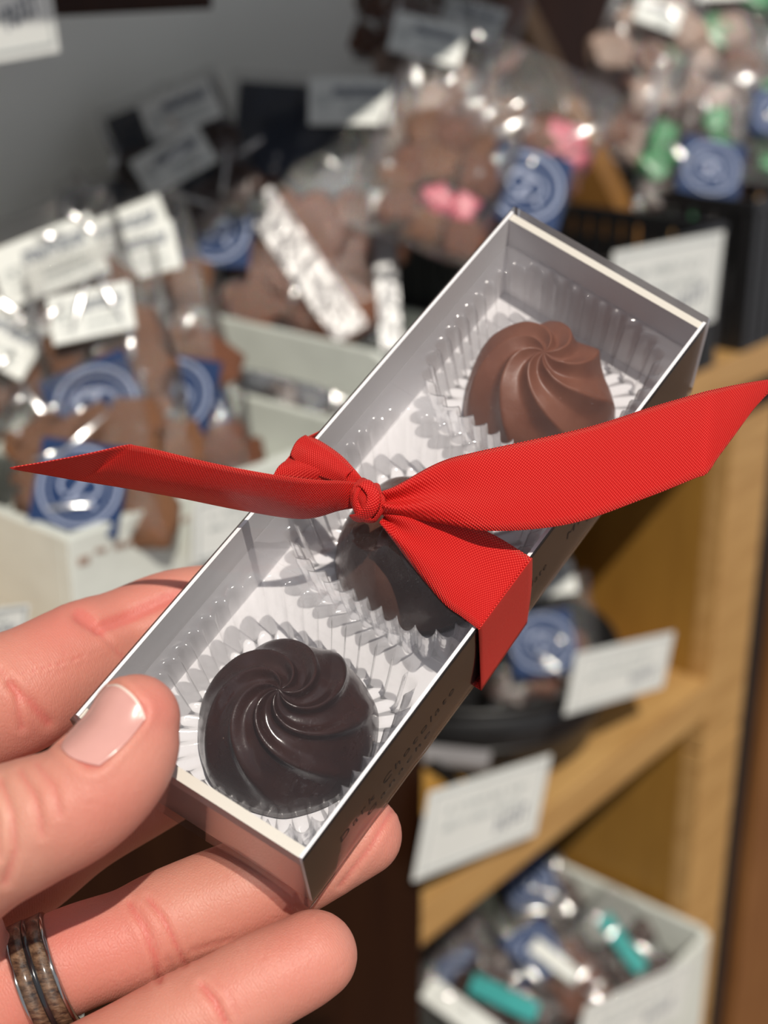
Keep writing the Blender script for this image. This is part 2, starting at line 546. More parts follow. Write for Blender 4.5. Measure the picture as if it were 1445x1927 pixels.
def crate(label, x0, x1, y0, y1, z0, hf, hl, hr, hb, hole=None, wear=True):
    c = ((x0 + x1) / 2, (y0 + y1) / 2, z0)
    t = thing('crate', label, 'crate', c)
    th = 0.006
    X, Yh = (x1 - x0) / 2, (y1 - y0) / 2

    def w(nm, lo, hi):
        return obj(nm, boxes(nm, [(lo, hi)], 0.001), M['crate'], t)
    w('bottom', (-X, -Yh, 0), (X, Yh, th))
    w('front_wall', (-X, -Yh, th), (X, -Yh + th, hf))
    w('back_wall', (-X, Yh - th, th), (X, Yh, hb))
    for nm, sx, hh, ho in (('left_wall', -1, hl, hole == 'left'), ('right_wall', 1, hr, hole == 'right')):
        xa, xb = (-X, -X + th) if sx < 0 else (X - th, X)
        if not ho:
            w(nm, (xa, -Yh + th, th), (xb, Yh - th, hh))
        else:
            # wall with a rounded hand hole (outline polygons bridged around the hole)
            oy0, oy1 = -Yh + th, Yh - th
            cy, cz, a, b = HOLE[0] - c[1], HOLE[1] - c[2], 0.054, 0.0155
            N = 32; outer = []; inner = []
            for k in range(N):
                an = 2 * math.pi * (k + 0.5) / N
                cs, sn = math.cos(an), math.sin(an)
                inner.append((cy + a * math.copysign(abs(cs) ** 0.6, cs), cz + b * math.copysign(abs(sn) ** 0.6, sn)))
                s = 1 / max(abs(cs) / 1.0, abs(sn) / 1.0)
                oy = (oy0 + oy1) / 2 + cs * s * (oy1 - oy0) / 2; oz = (th + hh) / 2 + sn * s * (hh - th) / 2
                outer.append((oy, oz))
            vs = [(x, p[0], p[1]) for x in (xa, xb) for ring in (outer, inner) for p in ring]
            fs = []
            for k in range(N):
                j = (k + 1) % N
                fs.append((k, j, N + j, N + k)); fs.append((2 * N + k, 3 * N + k, 3 * N + j, 2 * N + j))
                fs.append((k, 2 * N + k, 2 * N + j, j)); fs.append((N + k, N + j, 3 * N + j, 3 * N + k))
            obj(nm, mesh(nm, vs, fs), M['crate'], t)
    # printed brown wear band under the front rim
    if wear:
        r = random.Random(int(x0 * 1000)); L = []
        x = -X + 0.008
        while x < X - 0.01:
            ww = r.uniform(0.002, 0.007)
            L.append((x, hf - 0.012 + r.uniform(-0.0015, 0.0015), ww, r.uniform(0.002, 0.0045), r.uniform(-0.3, 0.3)))
            x += ww + r.uniform(0.0005, 0.004)
        v, f = strokes(L)
        v = [(a, -Yh - 0.0004 + 0.0003 - c2, b) for a, b, c2 in v]
        obj('brown_print', mesh('wear', v, f), M['crate_wear'], t)
    return t


crate('white crate with brown speckled rim print, full of logo bags', 0.361, 0.585, YF, 0.76, Z1 + 0.0006, 0.056, 0.056, 0.05, 0.06)
crate('tall white crate with a hand hole, holding navy-topped bags', 0.605, 0.80, YF + 0.005, 0.70, Z1 + 0.0006, 0.055, 0.086, 0.055, 0.075, hole='left', wear=False)
crate('white crate with teal packets on the lowest shelf', 0.74, 1.02, 0.46, 0.76, Z3 + 0.0006, 0.122, 0.122, 0.126, 0.124, wear=False)


def basket(label, x0, x1, y0, y1, z0, h, n=12, rim=True, cat='basket', lean=0.0):
    c = ((x0 + x1) / 2, (y0 + y1) / 2, z0)
    t = thing('slatted_basket', label, cat, c)
    X, Y = (x1 - x0) / 2, (y1 - y0) / 2
    th = 0.004
    obj('bottom', boxes('bt', [((-X, -Y, 0), (X, Y, th))], 0.001), M['black_plastic'], t)
    obj('rim', boxes('rm', [((-X, -Y, h - 0.010), (X, -Y + th, h)), ((-X, Y - th, h - 0.010), (X, Y, h)),
                            ((-X, -Y + th, h - 0.010), (-X + th, Y - th, h)), ((X - th, -Y + th, h - 0.010), (X, Y - th, h))]), M['black_plastic'], t)
    pit = 2 * X / n
    me = boxes('slat', [((-pit * 0.36, 0, 0), (pit * 0.36, 0.003, h - 0.012))])
    me.materials.append(M['black_plastic'])
    ny = max(3, int(2 * Y / pit))
    for k in range(n):
        for y in (-Y, Y - 0.003):
            o = bpy.data.objects.new('slat', me); link(o, t); o.location = (-X + pit * (k + 0.5), y, th)
    for k in range(ny):
        for x in (-X + 0.003, X):
            o = bpy.data.objects.new('slat', me); link(o, t)
            o.location = (x, -Y + 2 * Y * (k + 0.5) / ny, th); o.rotation_euler = (0, 0, math.pi / 2)
    return t


basket('black slatted basket of chocolate bags with pink sweets', 0.81, 0.985, YF, 0.70, Z1 + 0.0006, 0.11, 12)
basket('black slatted basket of green and silver bags, right of the divider board', 1.03, 1.30, YF, 0.74, Z1 + 0.0006, 0.12, 16)


def bowl_basket(label, cx, cy, z0, rx, ry, h, n=36):
    """round wire basket: bottom disc, two wire hoops and upright wires"""
    t = thing('wire_basket', label, 'basket', (cx, cy, z0))
    N = 48

    def hoop(r, z, th):
        vs, fs = [], []
        for k in range(N):
            a = 2 * math.pi * k / N
            for j in range(6):
                b = 2 * math.pi * j / 6
                q = 1 + th * math.cos(b) / rx
                vs.append((rx * r * q * math.cos(a), ry * r * q * math.sin(a), z + th * math.sin(b)))
        for k in range(N):
            for j in range(6):
                fs.append((k * 6 + j, ((k + 1) % N) * 6 + j, ((k + 1) % N) * 6 + (j + 1) % 6, k * 6 + (j + 1) % 6))
        return mesh('hoop', vs, fs, True)
    obj('rim', hoop(1.0, h, 0.003), M['black_plastic'], t)
    obj('hoop', hoop(0.93, h * 0.5, 0.002), M['black_plastic'], t)
    prof_ = [(0.0, 0.0), (0.8, 0.0), (0.86, 0.004), (0.93, h * 0.5), (0.985, h), (0.965, h), (0.91, h * 0.5), (0.84, 0.008), (0.0, 0.006)]
    vs = [(rx * r * math.cos(2 * math.pi * k / N), ry * r * math.sin(2 * math.pi * k / N), z) for k in range(N) for r, z in prof_]
    fs = grid_faces(N, len(prof_), True)
    obj('liner', mesh('liner', vs, fs, True), M['black_plastic'], t)
    return t


bowl_basket('round black basket on the middle shelf holding a navy logo bag', 0.84, 0.60, Z2 + 0.0006, 0.115, 0.105, 0.075)
bowl_basket('black basket at the near end of the middle shelf, behind the upright card', 0.672, 0.58, Z2 + 0.0006, 0.042, 0.085, 0.045)
# woven mat in the near basket and a grey divider strip
tag(obj('woven_mat', boxes('mat', [((-0.035, -0.05, 0), (0.035, 0.05, 0.012))], 0.003), plain('gold_weave', (0.45, 0.24, 0.05), 0.6, var=0.5, nscale=250, bump=0.002, bscale=250), None, (0.685, 0.57, Z2 + 0.026)),
    'golden woven mat lying inside the near basket of the middle shelf', 'mat')
gs = centred('divider_strip', 'grey plastic strip lying across the golden mat', 'strip', [((-0.01, -0.07, 0), (0.01, 0.07, 0.004))], plain('grey_strip', (0.28, 0.27, 0.28), 0.5))
gs.location = (0.705, 0.58, Z2 + 0.045); gs.rotation_euler = (0, 0, 0.5)


# ------------------------------------------------------------------ cellophane bags
def pillow(seed, nu=22, nv=30, crinkle=0.06):
    vs = []; off = Vector((seed * 3.1, seed * 1.7, 0))
    for side in (1, -1):
        for i in range(nu):
            for j in range(nv):
                u, v = i / (nu - 1) * 2 - 1, j / (nv - 1) * 2 - 1
                e = (max(0, 1 - u * u) ** 0.45) * (max(0, 1 - abs(v) ** 2.5) ** 0.6)
                p = Vector((u, v, 0))
                nz = noise.fractal(p * 2.2 + off + Vector((0, 0, side * 5)), 1.0, 2.2, 4) * crinkle * 6
                rz = (1 - abs(noise.noise(p * 3.1 + off * 2 + Vector((0, 0, side * 9))))) ** 3 * crinkle * 4
                z = side * e * (0.9 + nz + rz * 0.4)
                x = u * 0.5 * (1 + 0.05 * noise.noise(Vector((v * 2, seed, 1)))); y = v * 0.5 * (1 + 0.03 * noise.noise(Vector((u * 3, seed, 4))))
                vs.append((x, y, z * 0.5))
    fs = grid_faces(nu, nv) + [tuple(reversed(f)) for f in grid_faces(nu, nv, off=nu * nv)]
    me = mesh('pillow', vs, fs, True)
    me.materials.append(M['cello'])
    return me


PIL = [pillow(s) for s in range(1, 5)]


def lump(seed, flat=0.5):
    bm = bmesh.new(); bmesh.ops.create_icosphere(bm, subdivisions=3, radius=0.5)
    for v in bm.verts:
        p = v.co.copy()
        q = Vector([math.copysign(abs(c * 2) ** 0.55, c) * 0.5 for c in p])
        q *= 0.9 + 0.35 * noise.noise(p * 3 + Vector((seed * 5, 0, 0)))
        q.z *= flat
        v.co = q
    me = bpy.data.meshes.new('lump'); bm.to_mesh(me); bm.free()
    me.polygons.foreach_set('use_smooth', [True] * len(me.polygons))
    return me


LUMPS = {}


def lump_mesh(mat, k):
    if (mat, k) not in LUMPS:
        me = lump(k * 1.3 + 1); me.materials.append(M[mat]); LUMPS[(mat, k)] = me
    return LUMPS[(mat, k)]


def logo_meshes():
    """navy square card with white double ring and a mark of strokes inside, unit size 1"""
    bd = boxes('logo_card', [((-0.5, -0.5, -0.02), (0.5, 0.5, 0))])
    bd.materials.append(M['navy'])
    P = [ringv(0, 0, 0.42, 0.455, 0, 0.012), ringv(0, 0, 0.345, 0.357, 0, 0.012)]
    P.append(ringv(-0.09, 0.02, 0.11, 0.145, 0, 0.012, 20, 0.3, 4.4))
    P.append(ringv(0.11, 0.0, 0.10, 0.135, 0, 0.012, 20, -2.2, 2.0))
    P.append(strokes([(-0.02, -0.16, 0.30, 0.035, 0.35), (0.02, 0.17, 0.26, 0.03, -0.3), (0.0, 0.0, 0.05, 0.30, -0.5), (0.16, -0.15, 0.04, 0.16, 0.6), (-0.18, 0.16, 0.04, 0.14, -0.7)], 0.012))
    em = joined('emblem', P); em.materials.append(M['logo_white'])
    return bd, em


LOGO = logo_meshes()


def header_meshes():
    bd = boxes('header', [((-0.5, -0.5, -0.03), (0.5, 0.5, 0))]); bd.materials.append(M['label_white'])
    r = random.Random(3); L = []
    x = -0.20
    while x < 0.38:
        L.append((x, 0.17, 0.018, 0.22, r.uniform(-0.15, 0.15))); L.append((x + 0.015, 0.17 + r.choice((-0.08, 0, 0.08)), 0.03, 0.05, 0)); x += 0.036
    dk = joined('name', [strokes(L, 0.012)]); dk.materials.append(M['label_dark'])
    L = []
    for row, y in enumerate((-0.10, -0.22, -0.34)):
        x = -0.05
        while x < 0.36:
            w = r.uniform(0.015, 0.05); L.append((x, y, w, 0.05, 0)); x += w + 0.015
    G = [strokes(L, 0.012), ringv(-0.33, 0.0, 0.085, 0.105, 0, 0.012, 24), strokes([(-0.33, -0.02, 0.03, 0.12, 0.4), (-0.34, 0.03, 0.08, 0.03, 0.4), (-0.33, -0.25, 0.10, 0.04, 0.1)], 0.012)]
    gr = joined('print', G); gr.materials.append(M['label_grey'])
    return bd, dk, gr


HEAD = header_meshes()


def bag(label, px, py, Y, w, h, rot=0, tilt=20, thick=0.035, contents='bark_milk', n=9, logo=None, header=None, back=None,
        extra=None, group=None, fill=0.62, size=0.032, panel=None):
    """cellophane bag standing in its crate. px,py: where its middle shows; Y: its depth in the case; rot/tilt in degrees.
    logo=(u,v,size,rot)  header=(u,v,w,rot) in bag metres from the centre; back = material of a card behind"""
    c = at(px, py, Y)
    a = math.radians(rot); ti = math.radians(tilt)
    r = RT * math.cos(a) + UP * math.sin(a)
    u = -RT * math.sin(a) + UP * math.cos(a)
    u = (u * math.cos(ti) + FW * math.sin(ti)).normalized()
    base = c - u * h / 2
    t = thing('sweet_bag', label, 'bag', base, group)
    t.matrix_world = Matrix.Translation(base) @ flat_frame(r, u)
    R = random.Random(sum(map(ord, label)))
    f = bpy.data.objects.new('film', R.choice(PIL)); link(f, t)
    f.location = (0, h / 2, 0); f.scale = (w, h, thick)
    mats = contents if isinstance(contents, (list, tuple)) else [contents]
    for k in range(n):
        o = bpy.data.objects.new('sweet', lump_mesh(mats[k % len(mats)], R.randrange(4))); link(o, t)
        col = k % 3
        o.location = ((col - 1) * w * 0.26 + R.uniform(-0.1, 0.1) * w, h * (0.08 + fill * (k // 3 + 0.4) / max(1, math.ceil(n / 3)) + R.uniform(-0.03, 0.03)), R.uniform(-0.15, 0.1) * thick)
        s = size * R.uniform(0.8, 1.15)
        o.scale = (s, s * R.uniform(0.8, 1.2), min(s, thick * 0.8))
        o.rotation_euler = (0, 0, R.uniform(0, 3))
    if back:
        o = obj('backing_card', boxes('bk', [((-w * 0.46, 0.03 * h, -thick * 0.32), (w * 0.46, h * 0.99, -thick * 0.30))], 0), M[back], t)
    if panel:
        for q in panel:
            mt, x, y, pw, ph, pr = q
            o = obj('paper_glare_strip', boxes('pp', [((-pw / 2, -ph / 2, 0), (pw / 2, ph / 2, 0.001))]), M[mt], t)  # paper strips, and painted glare bands where the material is glare
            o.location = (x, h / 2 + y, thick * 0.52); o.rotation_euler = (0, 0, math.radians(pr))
    for k in range(8): fold(t, w, h, thick, R)  # ridges added for their sun glints
    if logo:
        for lx, ly, ls, lr in ([logo] if not isinstance(logo, list) else logo):
            s0 = bpy.data.objects.new('logo_card', LOGO[0]); link(s0, t)
            s0.location = (lx, h / 2 + ly, thick * 0.64); s0.scale = (ls, ls, 0.05); s0.rotation_euler = (0, 0, math.radians(lr))
            e = bpy.data.objects.new('emblem', LOGO[1]); link(e, s0)
    if header:
        for lx, ly, lw, lr in ([header] if not isinstance(header, list) else header):
            s0 = bpy.data.objects.new('header_label', HEAD[0]); link(s0, t)
            s0.location = (lx, h / 2 + ly, thick * 0.56); s0.scale = (lw, lw * 0.62, 0.04); s0.rotation_euler = (0, 0, math.radians(lr))
            for nm, me in (('name_print', HEAD[1]), ('fine_print', HEAD[2])):
                link(bpy.data.objects.new(nm, me), s0)
    return t


GLINT_FILM = film('glint_ridge', tint=(0.93, 0.93, 0.93), haze=0.02, gloss=0.35, rough=0.13, fres=0.3)  # glossy film for the ridges added to throw sun glints


def fold(t, w, h, thick, R):
    """a small glossy ridge added to a bag, turned to throw a sun glint at the camera"""
    mw = t.matrix_world
    inv = mw.inverted()
    a = Vector((R.uniform(-0.40, 0.40) * w, h * R.uniform(0.12, 0.85), thick * 0.62))
    hv = ((CAM - mw @ a).normalized() + LS).normalized()
    rv_ = RT * R.uniform(-1, 1) + UP * R.uniform(-1, 1)
    d = rv_ - hv * rv_.dot(hv); d.normalize()
    L = R.choice((0.004, 0.008, 0.016, 0.03))
    d = inv.to_3x3() @ d; hl = inv.to_3x3() @ hv
    sd_ = d.cross(hl).normalized()
    r0 = R.uniform(0.0012, 0.0022)
    vs = []
    n = 7
    for i in range(n):
        q_ = (i / (n - 1) - 0.5)
        p = a + d * L * q_ - hl * (q_ * q_ * 0.0006)
        r_ = r0 * math.sin(math.pi * (i + 0.6) / (n + 0.2)) ** 0.4
        for k in range(12):
            q = 2 * math.pi * k / 12
            vs.append(p + sd_ * r_ * math.cos(q) + hl * r_ * math.sin(q))
    obj('glint_ridge', mesh('fold', vs, [(i * 12 + k, i * 12 + (k + 1) % 12, (i + 1) * 12 + (k + 1) % 12, (i + 1) * 12 + k) for i in range(n - 1) for k in range(12)], True), GLINT_FILM, t)


# crate of logo bags (front left)
G1 = 'logo bags in the front white crate'
bag('brown sweet bag leaning at the left crate corner with a big navy logo card', 155, 868, 0.525, 0.072, 0.092, rot=12, tilt=10, thick=0.026, contents='bark_tan', n=12, size=0.03, logo=(0.0, -0.016, 0.043, -20), group=G1)
bag('brown sweet bag with tilted navy logo card beside the hand hole wall', 300, 700, 0.578, 0.070, 0.14, thick=0.026, rot=14, tilt=16, contents=['bark_milk', 'bark_tan'], n=12, size=0.033, logo=(0.006, -0.022, 0.046, -25), header=(0.002, 0.066, 0.048, 0), group=G1)
bag('brown sweet bag with white top label in the middle of the front crate', 205, 690, 0.556, 0.070, 0.14, rot=14, tilt=16, contents='bark_tan', n=12, size=0.03, logo=(-0.006, -0.028, 0.045, 10), header=(0.0, 0.022, 0.042, -2), group=G1)
bag('brown sweet bag standing at the back of the front crate under a wide white label', 140, 610, 0.605, 0.08, 0.15, rot=20, tilt=16, contents='bark_tan', n=9, size=0.03, header=(0.0, 0.030, 0.058, 2), group=G1)
bag('brown sweet bag at the crate back, its white label raised above the rest', 275, 580, 0.635, 0.08, 0.15, rot=18, tilt=16, contents='bark_tan', n=9, size=0.03, header=(0.0, 0.038, 0.058, 4), group=G1)
bag('brown sweet bag cut by the left photo edge, white label on top', -55, 705, 0.64, 0.065, 0.14, rot=-28, tilt=14, contents='bark_tan', n=12, size=0.03, header=(0.004, 0.022, 0.052, 0), logo=(0.0, -0.03, 0.04, 10), group=G1)
bag('brown sweet bag low in the front crate with a half hidden navy logo card', 385, 845, 0.555, 0.055, 0.07, rot=10, tilt=14, contents='bark_milk', n=9, size=0.024, logo=(0.0, 0.006, 0.038, 5), group=G1)

# navy-topped bags in the tall crate
G2 = 'navy bags in the tall crate'
bag('large clear bag of milk chocolate bark with a dark navy top and a white label', 585, 385, 0.66, 0.125, 0.19, rot=-4, tilt=12, contents='bark_milk', n=9, fill=0.42, size=0.05,
    back='dark_navy', header=(0.022, 0.068, 0.056, 4), logo=(-0.060, -0.032, 0.05, 0), panel=[('glare', 0.000, -0.050, 0.024, 0.115, 38), ('glare', 0.054, -0.050, 0.014, 0.11, 8)], group=G2)  # both glare strips are painted reflections on the film
bag('navy bag leaning back with two overlapping grey-white labels', 340, 300, 0.72, 0.085, 0.12, rot=22, tilt=18, contents='bark_dark', n=6, size=0.03, back='dark_navy', header=[(0.012, 0.022, 0.05, 0), (-0.004, -0.012, 0.05, 8)], group=G2)
bag('dark navy bag low behind the white labels', 200, 400, 0.74, 0.06, 0.06, rot=14, tilt=18, contents='bark_dark', n=3, size=0.025, back='dark_navy', group=G2)

bag('dark chocolate bag seen through the hand hole of the tall crate', 545, 765, 0.625, 0.13, 0.055, rot=-12, tilt=10, thick=0.02, contents='bark_dark', n=12, size=0.022, back='dark_navy', group=G2)  # dark bag added so the hand hole looks black inside

# pink and brown bags in the black basket
G3 = 'bags in the black basket left of the divider'
bag('clear bag of chocolates with pink sweets and navy logo card at the basket front', 978, 275, 0.56, 0.095, 0.14, rot=-28, tilt=14, contents=['bark_milk', 'bark_milk', 'bark_tan', 'bark_milk', 'pink', 'bark_tan', 'bark_milk'], n=12, size=0.034, logo=(0.017, -0.036, 0.054, 12), group=G3)
bag('clear bag of chocolates with bright pink sweets nearest the tall crate', 830, 300, 0.57, 0.09, 0.13, rot=-20, tilt=14, contents=['bark_milk', 'bark_tan', 'bark_milk', 'bark_tan', 'pink', 'pink', 'bark_milk', 'bark_tan'], n=12, size=0.028, group=G3)
bag('clear brown sweet bag with dark label behind the pink sweets', 808, 180, 0.63, 0.074, 0.17, rot=-14, tilt=14, contents=['bark_milk', 'bark_cream'], n=12, size=0.034, header=(-0.01, 0.03, 0.05, 0), group=G3)
bag('clear caramel coloured sweet bag standing tallest beside the divider board', 875, 110, 0.65, 0.070, 0.17, rot=-16, tilt=14, contents=['bark_cream', 'bark_tan', 'bark_milk'], n=12, fill=0.8, size=0.034, header=(-0.002, 0.02, 0.045, 0), group=G3)
bag('small red-brown bag at the very top between labels', 740, 15, 0.70, 0.05, 0.09, rot=-6, tilt=14, contents=['bark_milk'], n=6, size=0.028, group=G3)

# green / silver bags right of the divider
G4 = 'bags in the black basket right of the divider'
bag('clear bag with green foil sweets and a round navy logo', 1305, 260, 0.575, 0.082, 0.15, rot=-12, tilt=14, contents=['bark_dark', 'green', 'bark_dark', 'green', 'bark_dark'], n=12, size=0.028, logo=(0.014, -0.036, 0.05, 0), group=G4)
bag('clear bag with navy logo cut by the right photo edge', 1450, 200, 0.60, 0.09, 0.16, rot=-8, tilt=14, contents=['bark_dark', 'green', 'bark_dark'], n=12, size=0.028, logo=(0.0, -0.02, 0.045, 0), group=G4)
bag('pale clear sweet bag behind the green foil bag', 1200, 130, 0.67, 0.085, 0.19, rot=-20, tilt=14, contents=['bark_cream', 'bark_milk', 'bark_cream'], n=12, fill=0.8, size=0.034, header=(0.0, 0.045, 0.04, 0), group=G4)
bag('pale clear bag with pale blue paper at the top right', 1330, 70, 0.67, 0.12, 0.19, rot=-14, tilt=14, contents=['bark_cream', 'bark_milk', 'bark_cream', 'green'], n=12, fill=0.85, size=0.036, panel=[('label_white', 0.0, 0.045, 0.05, 0.03, 20)], group=G4)

# middle shelf
bag('dark bag with navy logo card lying in the round black basket', 1015, 1200, 0.585, 0.10, 0.11, rot=8, tilt=26, contents=['bark_dark', 'bark_milk'], n=9, size=0.03, logo=(0.0, -0.012, 0.055, 0), header=(0.012, 0.045, 0.05, 0), thick=0.03)
bag('brown bag deep in the round black basket, behind its price card', 1120, 1140, 0.66, 0.09, 0.10, rot=0, tilt=26, contents=['bark_dark', 'bark_milk'], n=9, size=0.028, thick=0.03)

# lowest crate
G5 = 'bags in the lowest crate'
bag('bag with round navy logo in the lowest crate', 1010, 1800, 0.57, 0.09, 0.11, rot=30, tilt=30, contents=['bark_dark', 'bark_milk'], n=9, size=0.032, logo=(0.0, 0.0, 0.048, 0), group=G5)
bag('brown chocolate bag in front of the lowest crate price card', 1075, 1850, 0.53, 0.07, 0.09, rot=35, tilt=30, contents=['bark_milk'], n=9, size=0.028, panel=[('label_white', 0.0, 0.02, 0.05, 0.014, -70)], group=G5)
bag('dark navy bag at the back of the lowest crate', 1010, 1690, 0.63, 0.08, 0.08, rot=25, tilt=20, contents='bark_dark', n=9, size=0.03, back='dark_navy', logo=(0.0, 0.015, 0.05, 0), group=G5)
bag('bag with a teal packet against the crate wall', 1165, 1790, 0.53, 0.07, 0.11, rot=38, tilt=30, contents='bark_dark', n=6, size=0.028, panel=[('teal', 0.008, 0.0, 0.015, 0.06, 0)], group=G5)
bag('bag with white and teal wrapping at the near side of the lowest crate', 900, 1880, 0.54, 0.09, 0.12, rot=50, tilt=30, contents=['bark_dark'], n=9, size=0.03, panel=[('label_white', -0.012, -0.01, 0.02, 0.09, 10), ('teal', 0.02, -0.02, 0.016, 0.06, 20)], group=G5)
bag('dark bag at the shadowed corner of the lowest crate', 845, 1780, 0.60, 0.08, 0.10, rot=30, tilt=25, contents='bark_dark', n=9, size=0.03, logo=(0.0, -0.03, 0.04, 0), group=G5)

# ------------------------------------------------------------------ the gift box
RR = np.array([[0.8123578004001654, -0.5824822526807056, 0.028093227669158033], [0.4872932786817499, 0.7044887424386775, 0.5159853411954002], [-0.32034366652152035, -0.40547507579252473, 0.856136611897006]])
T0 = np.array([0.029230091366797644, -0.06870105928802686, 0.32839735655023994])
NB = RR[:, 2]


def cw(v):
    return CAM + RT * float(v[0]) - UP * float(v[1]) + FW * float(v[2])


def top_c(px, py, lift=0.0):
    """camera-space point on the plane of the box top, lifted towards the viewer by lift mm"""
    r = np.array([(px - CX) / FP, (py - CY) / FP, 1.0])
    return r * ((NB @ T0 - lift / 1000) / (NB @ r))


def T(px, py, lift=0.0):
    return cw(top_c(px, py, lift))


CN = [top_c(*q) for q in ((962, 392), (1333, 605), (568, 1620), (137, 1345))]
BW, BL, BH = 53.0, 150.0, 27.7
NBL = NB + 0.0


def bxc(x, y, z):
    u, v = x / BW, y / BL
    q = (CN[0] * (1 - u) + CN[1] * u) * (1 - v) + (CN[3] * (1 - u) + CN[2] * u) * v
    return q + NB * (z / 1000)


BORG = cw(bxc(BW / 2, BL / 2, BH))


def bx(x, y, z):
    return cw(bxc(x, y, z)) - BORG


gift = thing('chocolate_gift_box', 'clear-topped silver gift box of three chocolates tied with red ribbon, held in the hand', 'gift box', BORG)


def bpart(name, V, F, mat, parent=gift, smooth=False, uv=None):
    me = mesh(name, [bx(*v) for v in V], F, smooth, uv)
    bm = bmesh.new(); bm.from_mesh(me)
    bmesh.ops.recalc_face_normals(bm, faces=bm.faces); bm.to_mesh(me); bm.free()
    return obj(name, me, mat, parent)


tray = obj('card_tray', mesh('tray', [bx(*v) for v in boxv((0.5, 0.5, 26.9), (BW - 0.5, BL - 0.5, 27.5))], [tuple(f) for f in BF]), M['card_white_in'], gift)


def wallpart(name, lo, hi, outer, label=None, rim=None):
    """card wall: white inside, printed silver on the outer face, own rim"""
    V = boxv(lo, hi)
    me = mesh(name, [bx(*v) for v in V], [tuple(f) for f in BF])
    o = obj(name, me, [M['card_white_in'], M['silver_dark_refl'] if outer == 3 else M['silver'], M['cream_rim']], tray)
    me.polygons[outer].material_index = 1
    if rim: me.polygons[0].material_index = 2
    if label: o['label'] = label
    return o


wallpart('long_wall', (0.3, 0.4, 0.35), (1.0, BL - 0.4, 27.2), 5, 'white inside, silver outside')
wallpart('long_wall', (BW - 1.0, 0.4, 0.35), (BW - 0.3, BL - 0.4, 27.2), 3, 'silver side, dark reflection put in its colour, printed with black lettering')
wallpart('end_wall', (1.0, 0.4, 0.9), (BW - 1.0, 2.3, 27.2), 2, 'thick cream-rimmed end', True)
wallpart('end_wall', (1.0, BL - 2.6, 0.9), (BW - 1.0, BL - 0.4, 27.2), 4, 'thick silver end nearest the thumb', True)

# sleeve: clear film box round the tray, with rounded long edges
sl = []
nc = 6
x0, x1, z0, z1, rr = -0.15, BW + 0.15, -0.1, BH + 0.25, 0.9
prof2 = []
for cx_, cz_, a0 in ((x1 - rr, z0 + rr, -90), (x1 - rr, z1 - rr, 0), (x0 + rr, z1 - rr, 90), (x0 + rr, z0 + rr, 180)):
    for k in range(nc + 1):
        a = math.radians(a0 + 90 * k / nc)
        prof2.append((cx_ + rr * math.cos(a), cz_ + rr * math.sin(a)))
NP = len(prof2)
ys = [-0.9] + [BL * k / 24 for k in range(25)] + [BL + 0.9]
V = [(p[0], y, p[1]) for y in ys for p in prof2]
F = []
for i in range(len(ys) - 1):
    for k in range(NP):
        F.append((i * NP + k, i * NP + (k + 1) % NP, (i + 1) * NP + (k + 1) % NP, (i + 1) * NP + k))
F += [tuple(range(NP)), tuple(range((len(ys) - 1) * NP, len(ys) * NP))[::-1]]
sleeve = bpart('clear_sleeve', V, F, M['sleeve'], gift, False)
sleeve['label'] = 'transparent plastic sleeve with fine scratches'

# clear fluted insert: flange plate with three fluted cups
cups = [(26.5, 25.5), (26.5, 75.0), (27.0, 124.5)]
V, F = [], []
NF = 608


def sq(a, hx, hy, e=4.5):
    c, s = math.cos(a), math.sin(a)
    k = (abs(c) ** e + abs(s) ** e) ** (-1 / e)
    return hx * k * c, hy * k * s


FZ = 9.0
for ci, (cx_, cy_) in enumerate(cups):
    base = len(V)
    rings = [('o', 0), (1.02, FZ - 0.1), (1.0, FZ + 0.15), (0.985, FZ + 1.2), (0.975, FZ + 3.5), (0.95, FZ + 8), (0.92, FZ + 13), (0.90, 25.3), (0.88, 26.3), (0.84, 26.6), (0.4, 26.6), (0.02, 26.6)]
    for q, z in rings:
        for k in range(NF):
            a = 2 * math.pi * k / NF
            if q == 'o':
                c, s = math.cos(a), math.sin(a)
                k2 = 1 / max(abs(c), abs(s))
                V.append((cx_ + c * k2 * 25.3, cy_ + s * k2 * 24.8, FZ))
            else:
                fl = abs(math.sin(a * 19)) ** 0.8
                amp = 2.3 if q > 0.87 and q <= 1.0 else (0.9 if q > 1 else 0.0)
                x, y = sq(a, 23.2 * q, 23.0 * q)
                L_ = math.hypot(x, y)
                w_ = (L_ - amp * (1 - fl)) / L_
                V.append((cx_ + x * w_, cy_ + y * w_, z))
    for i in range(len(rings) - 1):
        for k in range(NF):
            F.append((base + i * NF + k, base + i * NF + (k + 1) % NF, base + (i + 1) * NF + (k + 1) % NF, base + (i + 1) * NF + k))
insert = bpart('clear_insert', V, F, M['pet'], gift, True)
insert['label'] = 'clear plastic insert with three fluted cups'


